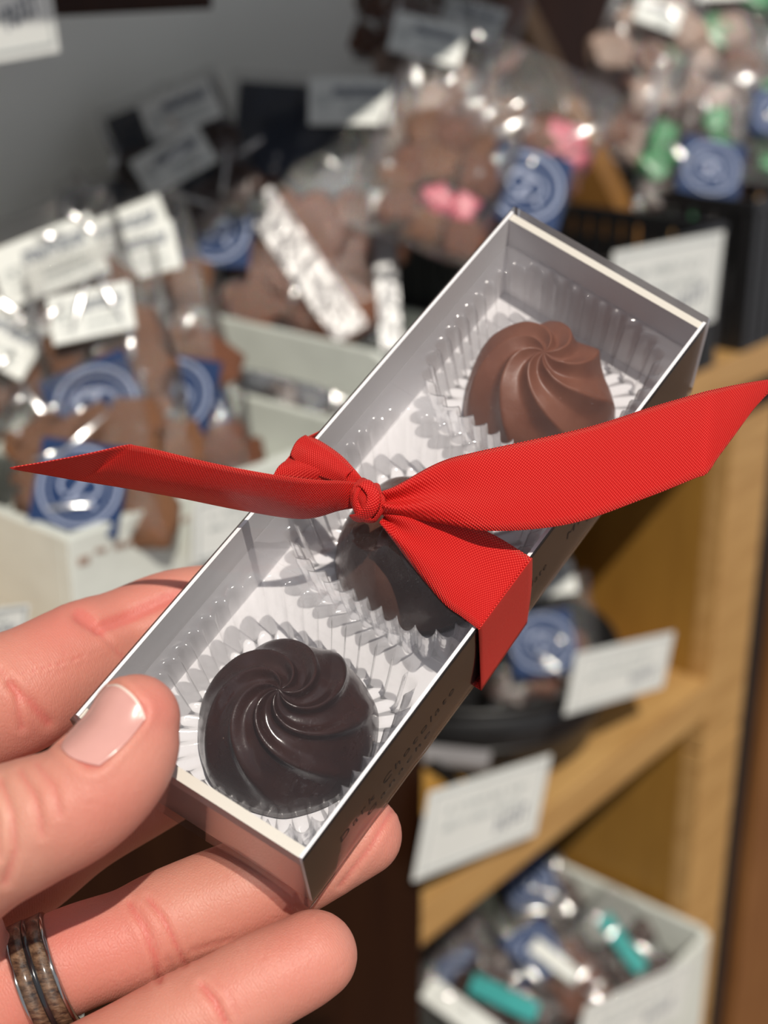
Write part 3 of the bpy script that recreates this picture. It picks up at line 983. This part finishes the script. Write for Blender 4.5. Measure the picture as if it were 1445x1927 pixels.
# chocolates
def chocolate(label, cx_, cy_, R, H, mat, lobes, twist, phase, amp, knob, soft=False, fade=0.55):
    nr, na = 60, 192
    V, F = [], []
    for i in range(nr):
        rho = i / (nr - 1)
        for k in range(na):
            a = 2 * math.pi * k / na
            ph = lobes * (a - twist * (1 - rho) ** 1.3 + phase) / (2 * math.pi)
            fr_ = ph - math.floor(ph)
            l = (1 - 2 * min(fr_, 1 - fr_)) if not soft else 0.5 + 0.5 * math.cos(2 * math.pi * fr_ + 0.9 * math.sin(2 * math.pi * fr_))
            l = l ** (1.5 if not soft else 0.9)
            env = min(1, rho / 0.2) * (1 - max(0, (rho - fade) / (0.97 - fade))) ** 0.8 if rho < 0.97 else 0
            # dome profile
            if rho < 0.93:
                q = rho / 0.93
                zz = H * (1 - q ** 2.3) ** 0.62
                rad = R * q ** 0.9
            else:
                zz = 0.0; rad = R * (1 + (0.93 - rho) * 0.3)
            d = amp * env * (l - 0.45)
            slope = q if rho < 0.93 else 1.0
            rad2 = rad + d * slope * 0.9
            z2 = zz + d * (1 - slope * 0.75) if rho < 0.93 else 0
            z2 += knob * math.exp(-(rho / 0.13) ** 2)
            x, y = rad2 * math.cos(a), rad2 * math.sin(a)
            nz = noise.noise(Vector((x * 0.25, y * 0.25, cy_))) * 0.35
            V.append((cx_ + x, cy_ + y, 26.2 - max(0, z2 + (nz if rho < 0.9 else 0))))
    for i in range(nr - 1):
        for k in range(na):
            F.append((i * na + k, i * na + (k + 1) % na, (i + 1) * na + (k + 1) % na, (i + 1) * na + k))
    F.append(tuple((nr - 1) * na + k for k in range(na))[::-1])
    org = cw(bxc(cx_, cy_, 26.2))
    me = mesh('chocolate', [bx(*v) + BORG - org for v in V], F, True)
    bm = bmesh.new(); bm.from_mesh(me); bmesh.ops.recalc_face_normals(bm, faces=bm.faces); bm.to_mesh(me); bm.free()
    o = obj('piped_chocolate', me, M[mat], None, org)
    tag(o, label, 'chocolate', 'three chocolates in the gift box')
    return o


chocolate('milk chocolate swirl in the far cup, the lightest brown of the three', 26.5, 26.0, 17.9, 21.0, 'choc_milk', 7, 1.9, 0.55, 3.0, 0.6, fade=0.75)
chocolate('glossy brown chocolate in the middle cup, half hidden by the ribbon', 26.5, 75.5, 18.2, 20.0, 'choc_mid', 9, 1.5, 0.1, 0.6, 0.0)
chocolate('dark chocolate swirl in the near cup beside the thumb, almost black', 27.5, 123.5, 18.6, 19.5, 'choc_dark', 7, 2.6, 0.9, 2.9, 1.6, True)

# lettering on the silver side
def side_text(txt, y_near, y_far, zb, size):
    cu = bpy.data.curves.new('t', 'FONT'); cu.body = txt; cu.size = 1.0; cu.space_character = 1.35
    to = bpy.data.objects.new('t', cu); COL.objects.link(to)
    dg = bpy.context.evaluated_depsgraph_get(); dg.update()
    me0 = bpy.data.meshes.new_from_object(to.evaluated_get(dg))
    xs = [v.co.x for v in me0.vertices]; L_ = max(xs)
    V = [(BW + 0.22, y_near - (y_near - y_far) * v.co.x / L_, zb - v.co.y * size) for v in me0.vertices]
    F = [tuple(p.vertices) for p in me0.polygons]
    bpy.data.objects.remove(to); bpy.data.curves.remove(cu)
    return bpart('side_lettering', V, F, M['ink'], gift)


for k, (a, b, s) in enumerate(((140, 101, 'Dark Chocolate'), (92.5, 66, 'Dark Chocolate'), (58, 18, 'Milk Chocolate'))):
    side_text(s, a, b, 15.0, 4.0)['label'] = 'black side lettering'
    side_text('Ganache', a - (a - b) * 0.22, b + (a - b) * 0.22, 20.0, 3.0)['label'] = 'smaller black side lettering'


# ------------------------------------------------------------------ ribbon
RORG = T(692, 940, 5)
ribbon = thing('red_ribbon', 'red woven satin ribbon knotted around the gift box with two long tails', 'ribbon', RORG)


def strip(name, sta, spans=10, nv=14, curl=None, mat='ribbon', label=None, width=16.0, wav=0.0, thick=0.00022):
    """sta: (px,py,lift, px,py,lift) - the two selvedges of the ribbon, station by station; built in world space"""
    P = []
    for s in sta:
        if len(s) == 2: a, b = s
        else: a, b = T(*s[:3]), T(*s[3:])
        P.append((*a, *b))
    Q = catmull(P, spans)
    vs, uvs = [], []
    dist = 0; prev = None
    n = len(Q)
    for i, q in enumerate(Q):
        a, b = Vector(q[:3]), Vector(q[3:])
        c = (a + b) / 2
        if prev is not None: dist += (c - prev).length * 1000
        prev = c
        nxt = Q[min(i + 1, n - 1)]; prv = Q[max(i - 1, 0)]
        tg = (Vector(nxt[:3]) + Vector(nxt[3:]) - Vector(prv[:3]) - Vector(prv[3:])).normalized()
        nn = (b - a).cross(tg).normalized()
        if nn.dot(CAM - c) < 0: nn = -nn
        cl = curl(i / (n - 1)) if curl else 0.0
        wd_ = (b - a).length * 1000
        for j in range(nv):
            t = j / (nv - 1)
            p = a.lerp(b, t) + nn * (cl * 0.001 * math.sin(math.pi * t))
            if wav: p += nn * 0.001 * wav * math.sin(t * 9 + 0.7) * math.exp(-((dist) / 14.0) ** 1)
            vs.append(p - RORG); uvs.append((dist, t * max(wd_, 6)))
    fs = grid_faces(n, nv)
    me = mesh(name, vs, fs, True, uvs)
    o = obj(name, me, [M[mat], M['ribbon_edge']], ribbon)
    for p in me.polygons:
        j = min(v % nv for v in p.vertices)
        if j == 0 or j == nv - 2: p.material_index = 1
    md = o.modifiers.new('s', 'SOLIDIFY'); md.thickness = thick; md.offset = 0
    if label: o['label'] = label
    return o


# right tail, bright and wide, cut on a slant
strip('tail', [
    (722, 928, 6.5, 722, 965, 5.5),
    (760, 908, 8.0, 765, 972, 5.0),
    (830, 871, 9.5, 835, 985, 6.5),
    (900, 851, 10.5, 930, 999, 8.5),
    (1100, 806, 12.5, 1075, 985, 10.5),
    (1230, 765, 13.5, 1215, 937, 12.0),
    (1320, 739, 14.3, 1305, 901, 13.3),
    (1345, 733, 14.5, 1330, 891, 13.5),
    (1372, 727, 14.7, 1352, 860, 13.9),
    (1410, 720, 15.0, 1383, 818, 14.6),
    (1450, 714, 15.5, 1425, 762, 15.3),
    (1475, 711, 15.8, 1470, 717, 15.7)], curl=lambda t: 1.2 * (1 - t), wav=1.9, label='long bright tail reaching past the box')
# left tail, hanging over so that its shaded face shows, with a pointed cut end
strip('tail', [
    (676, 908, 6.0, 676, 955, 3.5),
    (640, 905, 11.0, 640, 960, 3.0),
    (590, 903, 15.0, 570, 976, 2.6),
    (510, 893, 19.0, 460, 961, 3.5),
    (400, 872, 21.5, 340, 937, 6.0),
    (300, 848, 23.0, 235, 918, 8.0),
    (255, 839, 24.0, 160, 906, 9.5),
    (236, 838, 24.0, 135, 902, 10.0),
    (160, 855, 21.8, 90, 894, 12.0),
    (80, 870, 18.5, 50, 887, 14.0),
    (18, 880, 16.0, 20, 882, 16.0)], curl=lambda t: 1.6 * math.sin(math.pi * min(1, t * 1.2)), label='long shaded tail pointing away over the crates')
# strap from knot to the right long edge
strip('strap', [
    (722, 962, 4.5, 716, 986, 2.6),
    (752, 966, 4.6, 748, 1028, 1.2),
    (800, 970, 3.8, 790, 1082, 0.6),
    (870, 984, 2.6, 836, 1136, 0.5),
    (930, 1008, 1.3, 868, 1160, 0.5),
    (999, 1050, 0.5, 900, 1184, 0.5)], curl=lambda t: 1.0 * math.sin(math.pi * t), wav=1.0, label='strap crossing to the lettered side')
a0, b0 = T(999, 1050, 0.5), T(900, 1184, 0.5)
a1, b1 = T(991, 1172, -28.6), T(905, 1299, -28.6)
strip('strap', [(T(999, 1050, 0.55), T(900, 1184, 0.55)), (T(1001, 1056, -0.6), T(901, 1190, -0.6)), (T(999, 1110, -14), T(903, 1240, -14)), (a1, b1)], label='strap down the lettered side')
un = T(545, 850, -28.7); un2 = T(500, 950, -28.7)
strip('strap', [(a1, b1), (cw(bxc(30, 74, BH + 0.6)), cw(bxc(30, 92, BH + 0.6))), (cw(bxc(-0.5, 55, BH + 0.6)), cw(bxc(-0.5, 72, BH + 0.6)))], label='strap under the box')
strip('strap', [(cw(bxc(-0.5, 55, BH + 0.6)), cw(bxc(-0.5, 72, BH + 0.6))), (cw(bxc(-0.6, 57, 14)), cw(bxc(-0.6, 73, 14))), (T(574, 824, 0.4), T(512, 898, 0.4))], label='strap up the far side')
# strap over the left edge up to the knot, with its fold
strip('strap', [
    (574, 822, 0.5, 512, 898, 0.5),
    (600, 830, 1.5, 545, 902, 0.8),
    (640, 856, 3.5, 598, 908, 1.6),
    (668, 884, 5.2, 645, 915, 3.0),
    (686, 906, 5.5, 680, 930, 4.5)], curl=lambda t: 1.8 * math.sin(math.pi * t), wav=0.6, label='strap from the left edge to the knot')
strip('fold', [
    (575, 819, 1.2, 546, 856, 1.4),
    (600, 835, 3.2, 566, 880, 2.0),
    (628, 853, 4.4, 600, 897, 2.8),
    (664, 886, 5.6, 650, 912, 4.6)], curl=lambda t: 1.0, label='folded-over part of the strap')

# knot: lumpy core with wrapped bands
kc = T(690, 941, 6.0)
er, eu = RT, UP
en = -FW


def kn(x, y, z):
    """knot space in pixels-ish units (0.1 mm) -> world"""
    s = 0.290 / FP
    return kc + (er * x - eu * y + en * z) * s


vs, uvs = [], []
nu, nv = 48, 32
for i in range(nu):
    for j in range(nv):
        a = 2 * math.pi * i / nu; b = math.pi * (j / (nv - 1)) - math.pi / 2
        x, y, z = 29 * math.cos(b) * math.cos(a), 38 * math.sin(b), 30 * math.cos(b) * math.sin(a)
        q = x * 0.8 + y * 0.55
        k = 1 + 0.07 * math.sin(q * 0.19 + 0.5) + 0.10 * noise.noise(Vector((x, y, z)) * 0.05)
        vs.append(kn(x * k, y * k, z * k) - RORG); uvs.append((i * 0.6, j * 0.5))
me = mesh('knot', vs, grid_faces(nu, nv, True), True, uvs)
knot = obj('knot', me, M['ribbon'], ribbon)


def kband(pts, w, name='knot_band'):
    Q = catmull(pts, 8); vs, uvs = [], []; nvv = 7; d = 0
    for i, q in enumerate(Q):
        c = Vector(q)
        tg = Vector(Q[min(i + 1, len(Q) - 1)]) - Vector(Q[max(i - 1, 0)]); tg.normalize()
        out = c.copy(); out.normalize()
        sd_ = tg.cross(out).normalized()
        for j in range(nvv):
            t = j / (nvv - 1) - 0.5
            p = c + sd_ * w * t - out * (abs(t) ** 2 * 14)
            vs.append(kn(*p) - RORG); uvs.append((i * 0.35, j * 0.45))
    me = mesh(name, vs, grid_faces(len(Q), nvv), True, uvs)
    o = obj(name, me, M['ribbon'], knot)
    md = o.modifiers.new('s', 'SOLIDIFY'); md.thickness = 0.00025
    return o


kband([(-22, -30, 2), (-4, -34, 20), (14, -12, 34), (10, 16, 36), (-8, 34, 22), (-24, 38, 0)], 27)
kband([(-30, -18, 4), (-26, 0, 20), (-16, 24, 26), (0, 40, 14), (12, 42, -6)], 22)
kband([(20, -28, 8), (32, -4, 20), (30, 20, 20), (16, 40, 8)], 17)
kband([(-6, -36, 10), (-20, -16, 27), (-24, 8, 26), (-18, 30, 14)], 14)

# ------------------------------------------------------------------ the hand
HORG = W(60, 1750, 0.29)


def tube(st, nsp=7, na=40, cap0=False, cap1=True):
    """st: (px,py,depth,radius px[, flatten]) -> tapered tube with hemispherical tip, world space"""
    P = [(*W(s[0], s[1], s[2]), s[3] * s[2] / FP) for s in st]
    Q = catmull(P, nsp)
    c = [Vector(q[:3]) for q in Q]; r = [float(q[3]) for q in Q]
    # hemispherical cap at the tip
    tg = (c[-1] - c[-2]).normalized(); c_, r_ = c[-1], r[-1]
    for k in range(1, 8):
        a = k / 8 * math.pi / 2
        c.append(c_ + tg * r_ * math.sin(a)); r.append(r_ * math.cos(a))
    c.append(c_ + tg * r_); r.append(r_ * 0.02)
    c.insert(0, c[0] - (c[1] - c[0]).normalized() * r[0] * 0.5); r.insert(0, r[0] * 0.05)
    vs = []
    ref = FW
    for i in range(len(c)):
        t = (c[min(i + 1, len(c) - 1)] - c[max(i - 1, 0)]).normalized()
        u = t.cross(ref).normalized(); w_ = u.cross(t)
        for k in range(na):
            a = 2 * math.pi * k / na
            vs.append(c[i] + (u * math.cos(a) + w_ * math.sin(a)) * r[i] - HORG)
    n = len(c)
    fs = [(i * na + k, i * na + (k + 1) % na, (i + 1) * na + (k + 1) % na, (i + 1) * na + k) for i in range(n - 1) for k in range(na)]
    fs += [tuple(range(na))[::-1], tuple(range((n - 1) * na, n * na))]
    return vs, fs


THUMB = [(-330, 1760, .262, 190), (-200, 1690, .255, 168), (-60, 1600, .248, 140), (50, 1551, .246, 124), (140, 1512, .2455, 113), (205, 1455, .247, 108), (240, 1400, .2490, 100), (256, 1352, .2500, 84)]
INDEX = [(-430, 1640, .300, 200), (-250, 1480, .302, 165), (-100, 1350, .302, 140), (40, 1300, .304, 118), (150, 1240, .312, 106), (230, 1205, .319, 96), (330, 1170, .3235, 98), (430, 1155, .3240, 92), (510, 1150, .326, 80)]
MIDDLE = [(-380, 1800, .300, 180), (-200, 1760, .302, 140), (-60, 1700, .303, 108), (60, 1630, .304, 92), (150, 1560, .306, 88), (260, 1490, .309, 90), (370, 1430, .312, 86), (480, 1390, .316, 74)]
RING = [(-420, 2030, .290, 190), (-250, 1975, .284, 140), (-80, 1905, .280, 112), (40, 1850, .279, 102), (150, 1800, .281, 98), (245, 1768, .283, 96), (310, 1735, .2845, 96), (420, 1690, .287, 96), (540, 1640, .2889, 90), (620, 1600, .2900, 84), (680, 1572, .2909, 77)]
PINKY = [(-420, 2260, .280, 200), (-200, 2190, .272, 150), (60, 2080, .268, 112), (200, 2010, .267, 103), (330, 1935, .2675, 97), (420, 1890, .269, 95), (500, 1845, .2705, 92), (560, 1815, .272, 88), (588, 1798, .2728, 85)]
PALM = [(-560, 1500, .300, 200), (-480, 1750, .295, 260), (-430, 2000, .290, 280), (-400, 2250, .285, 240)]
HEEL = [(-900, 2300, .290, 330), (-650, 2000, .290, 320), (-450, 1900, .285, 260), (-300, 1850, .278, 200), (-130, 1790, .275, 120), (-75, 1770, .272, 85)]
vs, fs = [], []
for st in (THUMB, INDEX, MIDDLE, RING, PINKY, PALM, HEEL):
    v, f = tube(st)
    n = len(vs); vs += v; fs += [tuple(n + i for i in q) for q in f]
hm = mesh('hand_raw', vs, fs)
ho = bpy.data.objects.new('hand_raw', hm); COL.objects.link(ho)
md = ho.modifiers.new('r', 'REMESH'); md.mode = 'VOXEL'; md.voxel_size = 0.0008
md = ho.modifiers.new('s', 'SMOOTH'); md.iterations = 7; md.factor = 0.5
dg = bpy.context.evaluated_depsgraph_get(); dg.update()
hme = bpy.data.meshes.new_from_object(ho.evaluated_get(dg))
bpy.data.objects.remove(ho)
hme.name = 'hand'

nvt = len(hme.vertices)
co = np.empty(nvt * 3); hme.vertices.foreach_get('co', co); co = co.reshape(-1, 3)
no = np.empty(nvt * 3); hme.vertices.foreach_get('normal', no); no = no.reshape(-1, 3)
Fw, Rw, Uw = np.array(FW), np.array(RT), np.array(UP)
rel = co + np.array(HORG) - np.array(CAM)
dep = rel @ Fw
pxx = FP * (rel @ Rw) / dep + CX
pyy = -FP * (rel @ Uw) / dep + CY
facing = -(no * (rel / np.linalg.norm(rel, axis=1)[:, None])).sum(1)
disp = np.zeros(nvt)


def seg_dist(pts):
    best = np.full(nvt, 1e9)
    for (ax, ay), (bx_, by_) in zip(pts[:-1], pts[1:]):
        dx, dy = bx_ - ax, by_ - ay
        t = np.clip(((pxx - ax) * dx + (pyy - ay) * dy) / (dx * dx + dy * dy), 0, 1)
        best = np.minimum(best, np.hypot(pxx - ax - t * dx, pyy - ay - t * dy))
    return best


def groove(pts, w, depth, dlo=0, dhi=9, bulge=0.3):
    global disp
    d = seg_dist(pts)
    ok = (facing > 0.05) & (dep > dlo) & (dep < dhi)
    disp = disp + np.where(ok, -depth * np.exp(-(d / w) ** 2) + bulge * depth * np.exp(-((d - 2.4 * w) / (1.5 * w)) ** 2), 0)


# flexion creases: ring finger
groove([(243, 1700), (270, 1745), (292, 1800), (300, 1845)], 6, 0.00055, .255)
groove([(278, 1690), (305, 1725), (325, 1765), (348, 1815)], 5, 0.00050, .255)
groove([(262, 1708), (282, 1748), (300, 1790)], 4, 0.0003, .255)
groove([(360, 1790), (440, 1765)], 4, 0.0002, .255)
# ring/pinky
groove([(380, 1855), (405, 1885), (425, 1927)], 7, 0.0006, .2)
groove([(400, 1838), (430, 1875), (450, 1915)], 4, 0.0002, .2)
# index joint fold
groove([(150, 1158), (182, 1182), (230, 1165), (310, 1130), (370, 1105)], 13, 0.0009, .28)
groove([(182, 1182), (210, 1215), (245, 1250)], 5, 0.0004, .28)
groove([(20, 1290), (60, 1325), (90, 1360)], 9, 0.0005, .28)
groove([(0, 1260), (30, 1300), (40, 1370)], 6, 0.0004, .28)
for k in range(9):
    x = 20 + k * 16
    groove([(x, 1225 + (k % 3) * 5), (x + 55, 1275 + (k % 2) * 8)], 2.2, 0.00010, .28, 9, 0.5)
    groove([(x - 10, 1275 - k * 4), (x + 45, 1262 - k * 5)], 2.0, 0.00008, .28, 9, 0.5)
# thumb knuckle creases
groove([(0, 1470), (22, 1530), (28, 1600), (10, 1660)], 8, 0.0005, 0, .265)
groove([(38, 1452), (66, 1500), (80, 1570)], 7, 0.0004, 0, .265)
groove([(70, 1440), (100, 1480), (112, 1530)], 7, 0.0003, 0, .265)
groove([(-30, 1480), (-8, 1540), (-4, 1610)], 8, 0.0005, 0, .265)
# lines around the ring tip side
groove([(640, 1668), (700, 1590), (748, 1508)], 5, 0.0004, .27)
# fine random skin folds along the fingers
rr_ = random.Random(5)
for k in range(46):
    x = rr_.uniform(150, 520); y = 1830 - (x - 150) * 0.42 + rr_.uniform(-70, 60)
    L_ = rr_.uniform(18, 60); a = -0.42 + rr_.uniform(-0.12, 0.12)
    groove([(x, y), (x + L_, y + L_ * a)], 1.8, 0.00007, .25, 9, 0.6)
for k in range(40):
    x = rr_.uniform(330, 640); y = 1900 - (x - 330) * 0.45 + rr_.uniform(-60, 60)
    L_ = rr_.uniform(20, 60); a = -0.5 + rr_.uniform(-0.2, 0.2)
    groove([(x, y), (x + L_, y + L_ * a)], 1.8, 0.00006, .2, 9, 0.6)
for k in range(40):
    x = rr_.uniform(0, 270); y = 1590 - x * 0.25 + rr_.uniform(-60, 60)
    L_ = rr_.uniform(20, 50); a = -0.9 + rr_.uniform(-0.3, 0.3)
    groove([(x, y), (x + L_, y + L_ * a)], 1.8, 0.00005, .0, .265, 0.6)

# nail frame on the thumb
A_, B_ = W(150, 1487, .2455), W(262, 1370, .2495)
axis = (B_ - A_).normalized()
side0 = (-FW)
side0 = (side0 - axis * side0.dot(axis)).normalized()
lat = axis.cross(side0).normalized()         # to one side
if lat.dot(RT) > 0: lat = -lat              # lat points left/up in the photo
aN = np.array(axis); sN = np.array(side0); lN = np.array(lat)
rw = co + np.array(HORG) - np.array(A_)
s_ = rw @ aN
phi = np.arctan2(rw @ lN, rw @ sN)
S0, S1, PH0, PHW = 0.0028, 0.0176, math.radians(42), math.radians(44)
rad_ = 0.0098
ex = (np.abs(phi - PH0) - PHW) * rad_
ey = np.abs(s_ - (S0 + S1) / 2) - (S1 - S0) / 2
ex, ey = ex + .003, ey + .003
sd_ = np.hypot(np.maximum(ex, 0), np.maximum(ey, 0)) + np.minimum(np.maximum(ex, ey), 0) - .003
isth = (dep < .262) & (np.hypot(rw @ lN, rw @ sN) < 0.016) & (s_ < 0.03) & (s_ > -0.01)
disp += np.where(isth, 0.00028 * np.exp(-((sd_ - 0.0009) / 0.0009) ** 2) - 0.0005 * (sd_ < 0) * np.clip(-sd_ / 0.0006, 0, 1), 0)
co2 = co + no * disp[:, None]
hme.vertices.foreach_set('co', co2.ravel())
# redness: fingertips, creases, shaded gaps
red = np.full(nvt, 0.36)


def blob(px, py, r, amt, lo=0, hi=9):
    global red
    red = red + np.where((dep > lo) & (dep < hi), amt * np.exp(-((pxx - px) ** 2 + (pyy - py) ** 2) / (r * r)), 0)


for a in ((120, 1170, 110, .35, .28), (60, 1370, 90, .25, .28), (300, 1120, 90, .25, .28), (250, 1760, 90, .25, .25), (180, 1760, 90, .2, .25),
          (560, 1800, 110, .25, .2), (420, 1880, 60, .2, .2), (720, 1560, 80, .2, .27), (90, 1760, 80, .3, .25), (40, 1880, 90, .3, .25)):
    blob(*a)
for a in ((290, 1330, 60, .35, 0, .265), (130, 1540, 110, .12, 0, .265), (20, 1600, 90, -.15, 0, .265), (0, 1500, 70, -.2, 0, .265), (230, 1500, 90, .15, 0, .265)):
    blob(*a)
red += np.clip(-disp * 900, 0, 0.45)
attr = hme.attributes.new('red', 'FLOAT', 'POINT')
attr.data.foreach_set('value', np.clip(red, 0, 1))
hme.polygons.foreach_set('use_smooth', [True] * len(hme.polygons))
hme.update()
hand = obj('hand', hme, M['skin'], None, HORG)
hme.materials.clear(); hme.materials.append(M['skin'])
tag(hand, 'left hand with a wood-inlaid ring holding the gift box between thumb and fingers', 'hand')

# thumbnail: patch cast on to the thumb
bv = BVHTree.FromPolygons([Vector(c) for c in co2], [tuple(p.vertices) for p in hme.polygons])
vs, fs = [], []
ns, npn = 26, 26
ok = {}
for i in range(ns):
    t = i / (ns - 1)
    for j in range(npn):
        q = j / (npn - 1) * 2 - 1
        # rounded cuticle end, slightly bowed free edge
        s0 = S0 + 0.0022 * abs(q) ** 2.2
        s1 = S1 - 0.0016 * abs(q) ** 2.5
        s = s0 + (s1 - s0) * t
        ph = PH0 + PHW * q * (0.93 + 0.07 * math.sin(math.pi * t))
        d = side0 * math.cos(ph) + lat * math.sin(ph)
        o = A_ + axis * s + d * 0.03 - HORG
        hit, nn, _, _ = bv.ray_cast(o, -d, 0.05)
        if hit is None: hit = A_ + axis * s + d * rad_ - HORG
        vs.append(hit + d * (0.00045 if t < 0.93 else 0.0004))
nm = mesh('nail', vs, grid_faces(ns, npn), True)
nail = obj('thumbnail', nm, [M['nail'], M['nail_tip']], hand)
for p in nm.polygons:
    if min(v // npn for v in p.vertices) > ns - 3: p.material_index = 1
md = nail.modifiers.new('s', 'SOLIDIFY'); md.thickness = 0.0003; md.offset = -1
sm = nail.modifiers.new('sm', 'SMOOTH'); sm.iterations = 3
nail['label'] = 'short pink thumbnail with pale free edge'

# ------------------------------------------------------------------ the ring on the ring finger
rc = W(84, 1838, .2795)
rax = (W(150, 1806, .281) - W(20, 1862, .2785)).normalized()
ru = rax.cross(FW).normalized(); rv = rax.cross(ru).normalized()
RI = 99 * .279 / FP


def ringlathe(name, prof3, mat, parent, n=120, jitter=None):
    vs, fs = [], []
    for k in range(n):
        a = 2 * math.pi * k / n
        d = ru * math.cos(a) + rv * math.sin(a)
        for s, r in prof3: vs.append(rax * s + d * r)
    m_ = len(prof3)
    for k in range(n):
        for j in range(m_):
            fs.append((k * m_ + j, ((k + 1) % n) * m_ + j, ((k + 1) % n) * m_ + (j + 1) % m_, k * m_ + (j + 1) % m_))
    me = mesh(name, vs, fs, True)
    bm = bmesh.new(); bm.from_mesh(me); bmesh.ops.recalc_face_normals(bm, faces=bm.faces); bm.to_mesh(me); bm.free()
    return obj(name, me, mat, parent)


ring = thing('finger_ring', 'polished steel ring with dark wood inlay worn on the ring finger', 'ring', rc)
h_ = 0.0041
ringlathe('band', [(-h_, RI), (-h_, RI + .0009), (-h_ * .88, RI + .0015), (-h_ * .8, RI + .0015), (-h_ * .78, RI + .0012), (h_ * .78, RI + .0012), (h_ * .8, RI + .0015), (h_ * .88, RI + .0015), (h_, RI + .0009), (h_, RI)], M['steel'], ring)['label'] = 'polished steel band'


def inlay_mat():
    t = NT('burl_wood_inlay')
    c = t.coord('Object')
    f = t.noise(t.coord('Object', (1, 1, 3)), 420, 6, 0.7)
    t.link(t.ramp(f, [(0.36, (0.02, 0.011, 0.008)), (0.5, (0.11, 0.062, 0.035)), (0.66, (0.24, 0.145, 0.085))]), t.b.inputs['Base Color'])
    t.link(t.bump(f, 0.0003), t.b.inputs['Normal'])
    t.b.inputs['Roughness'].default_value = 0.35
    t.b.inputs['Coat Weight'].default_value = 0.8
    t.b.inputs['Coat Roughness'].default_value = 0.12
    return t.m


iw = inlay_mat()
for s0, s1 in ((-h_ * .78, -h_ * .13), (h_ * .13, h_ * .78)):
    ringlathe('wood_inlay', [(s0, RI + .001), (s0, RI + .0015), (s1, RI + .0016), (s1, RI + .001)], iw, ring)['label'] = 'mottled brown wood inlay'
ringlathe('centre_stripe', [(-h_ * .13, RI + .001), (-h_ * .13, RI + .00152), (h_ * .13, RI + .00152), (h_ * .13, RI + .001)], plain('black_resin', (0.01, 0.01, 0.012), 0.2, coat=0.8), ring)['label'] = 'black centre stripe'
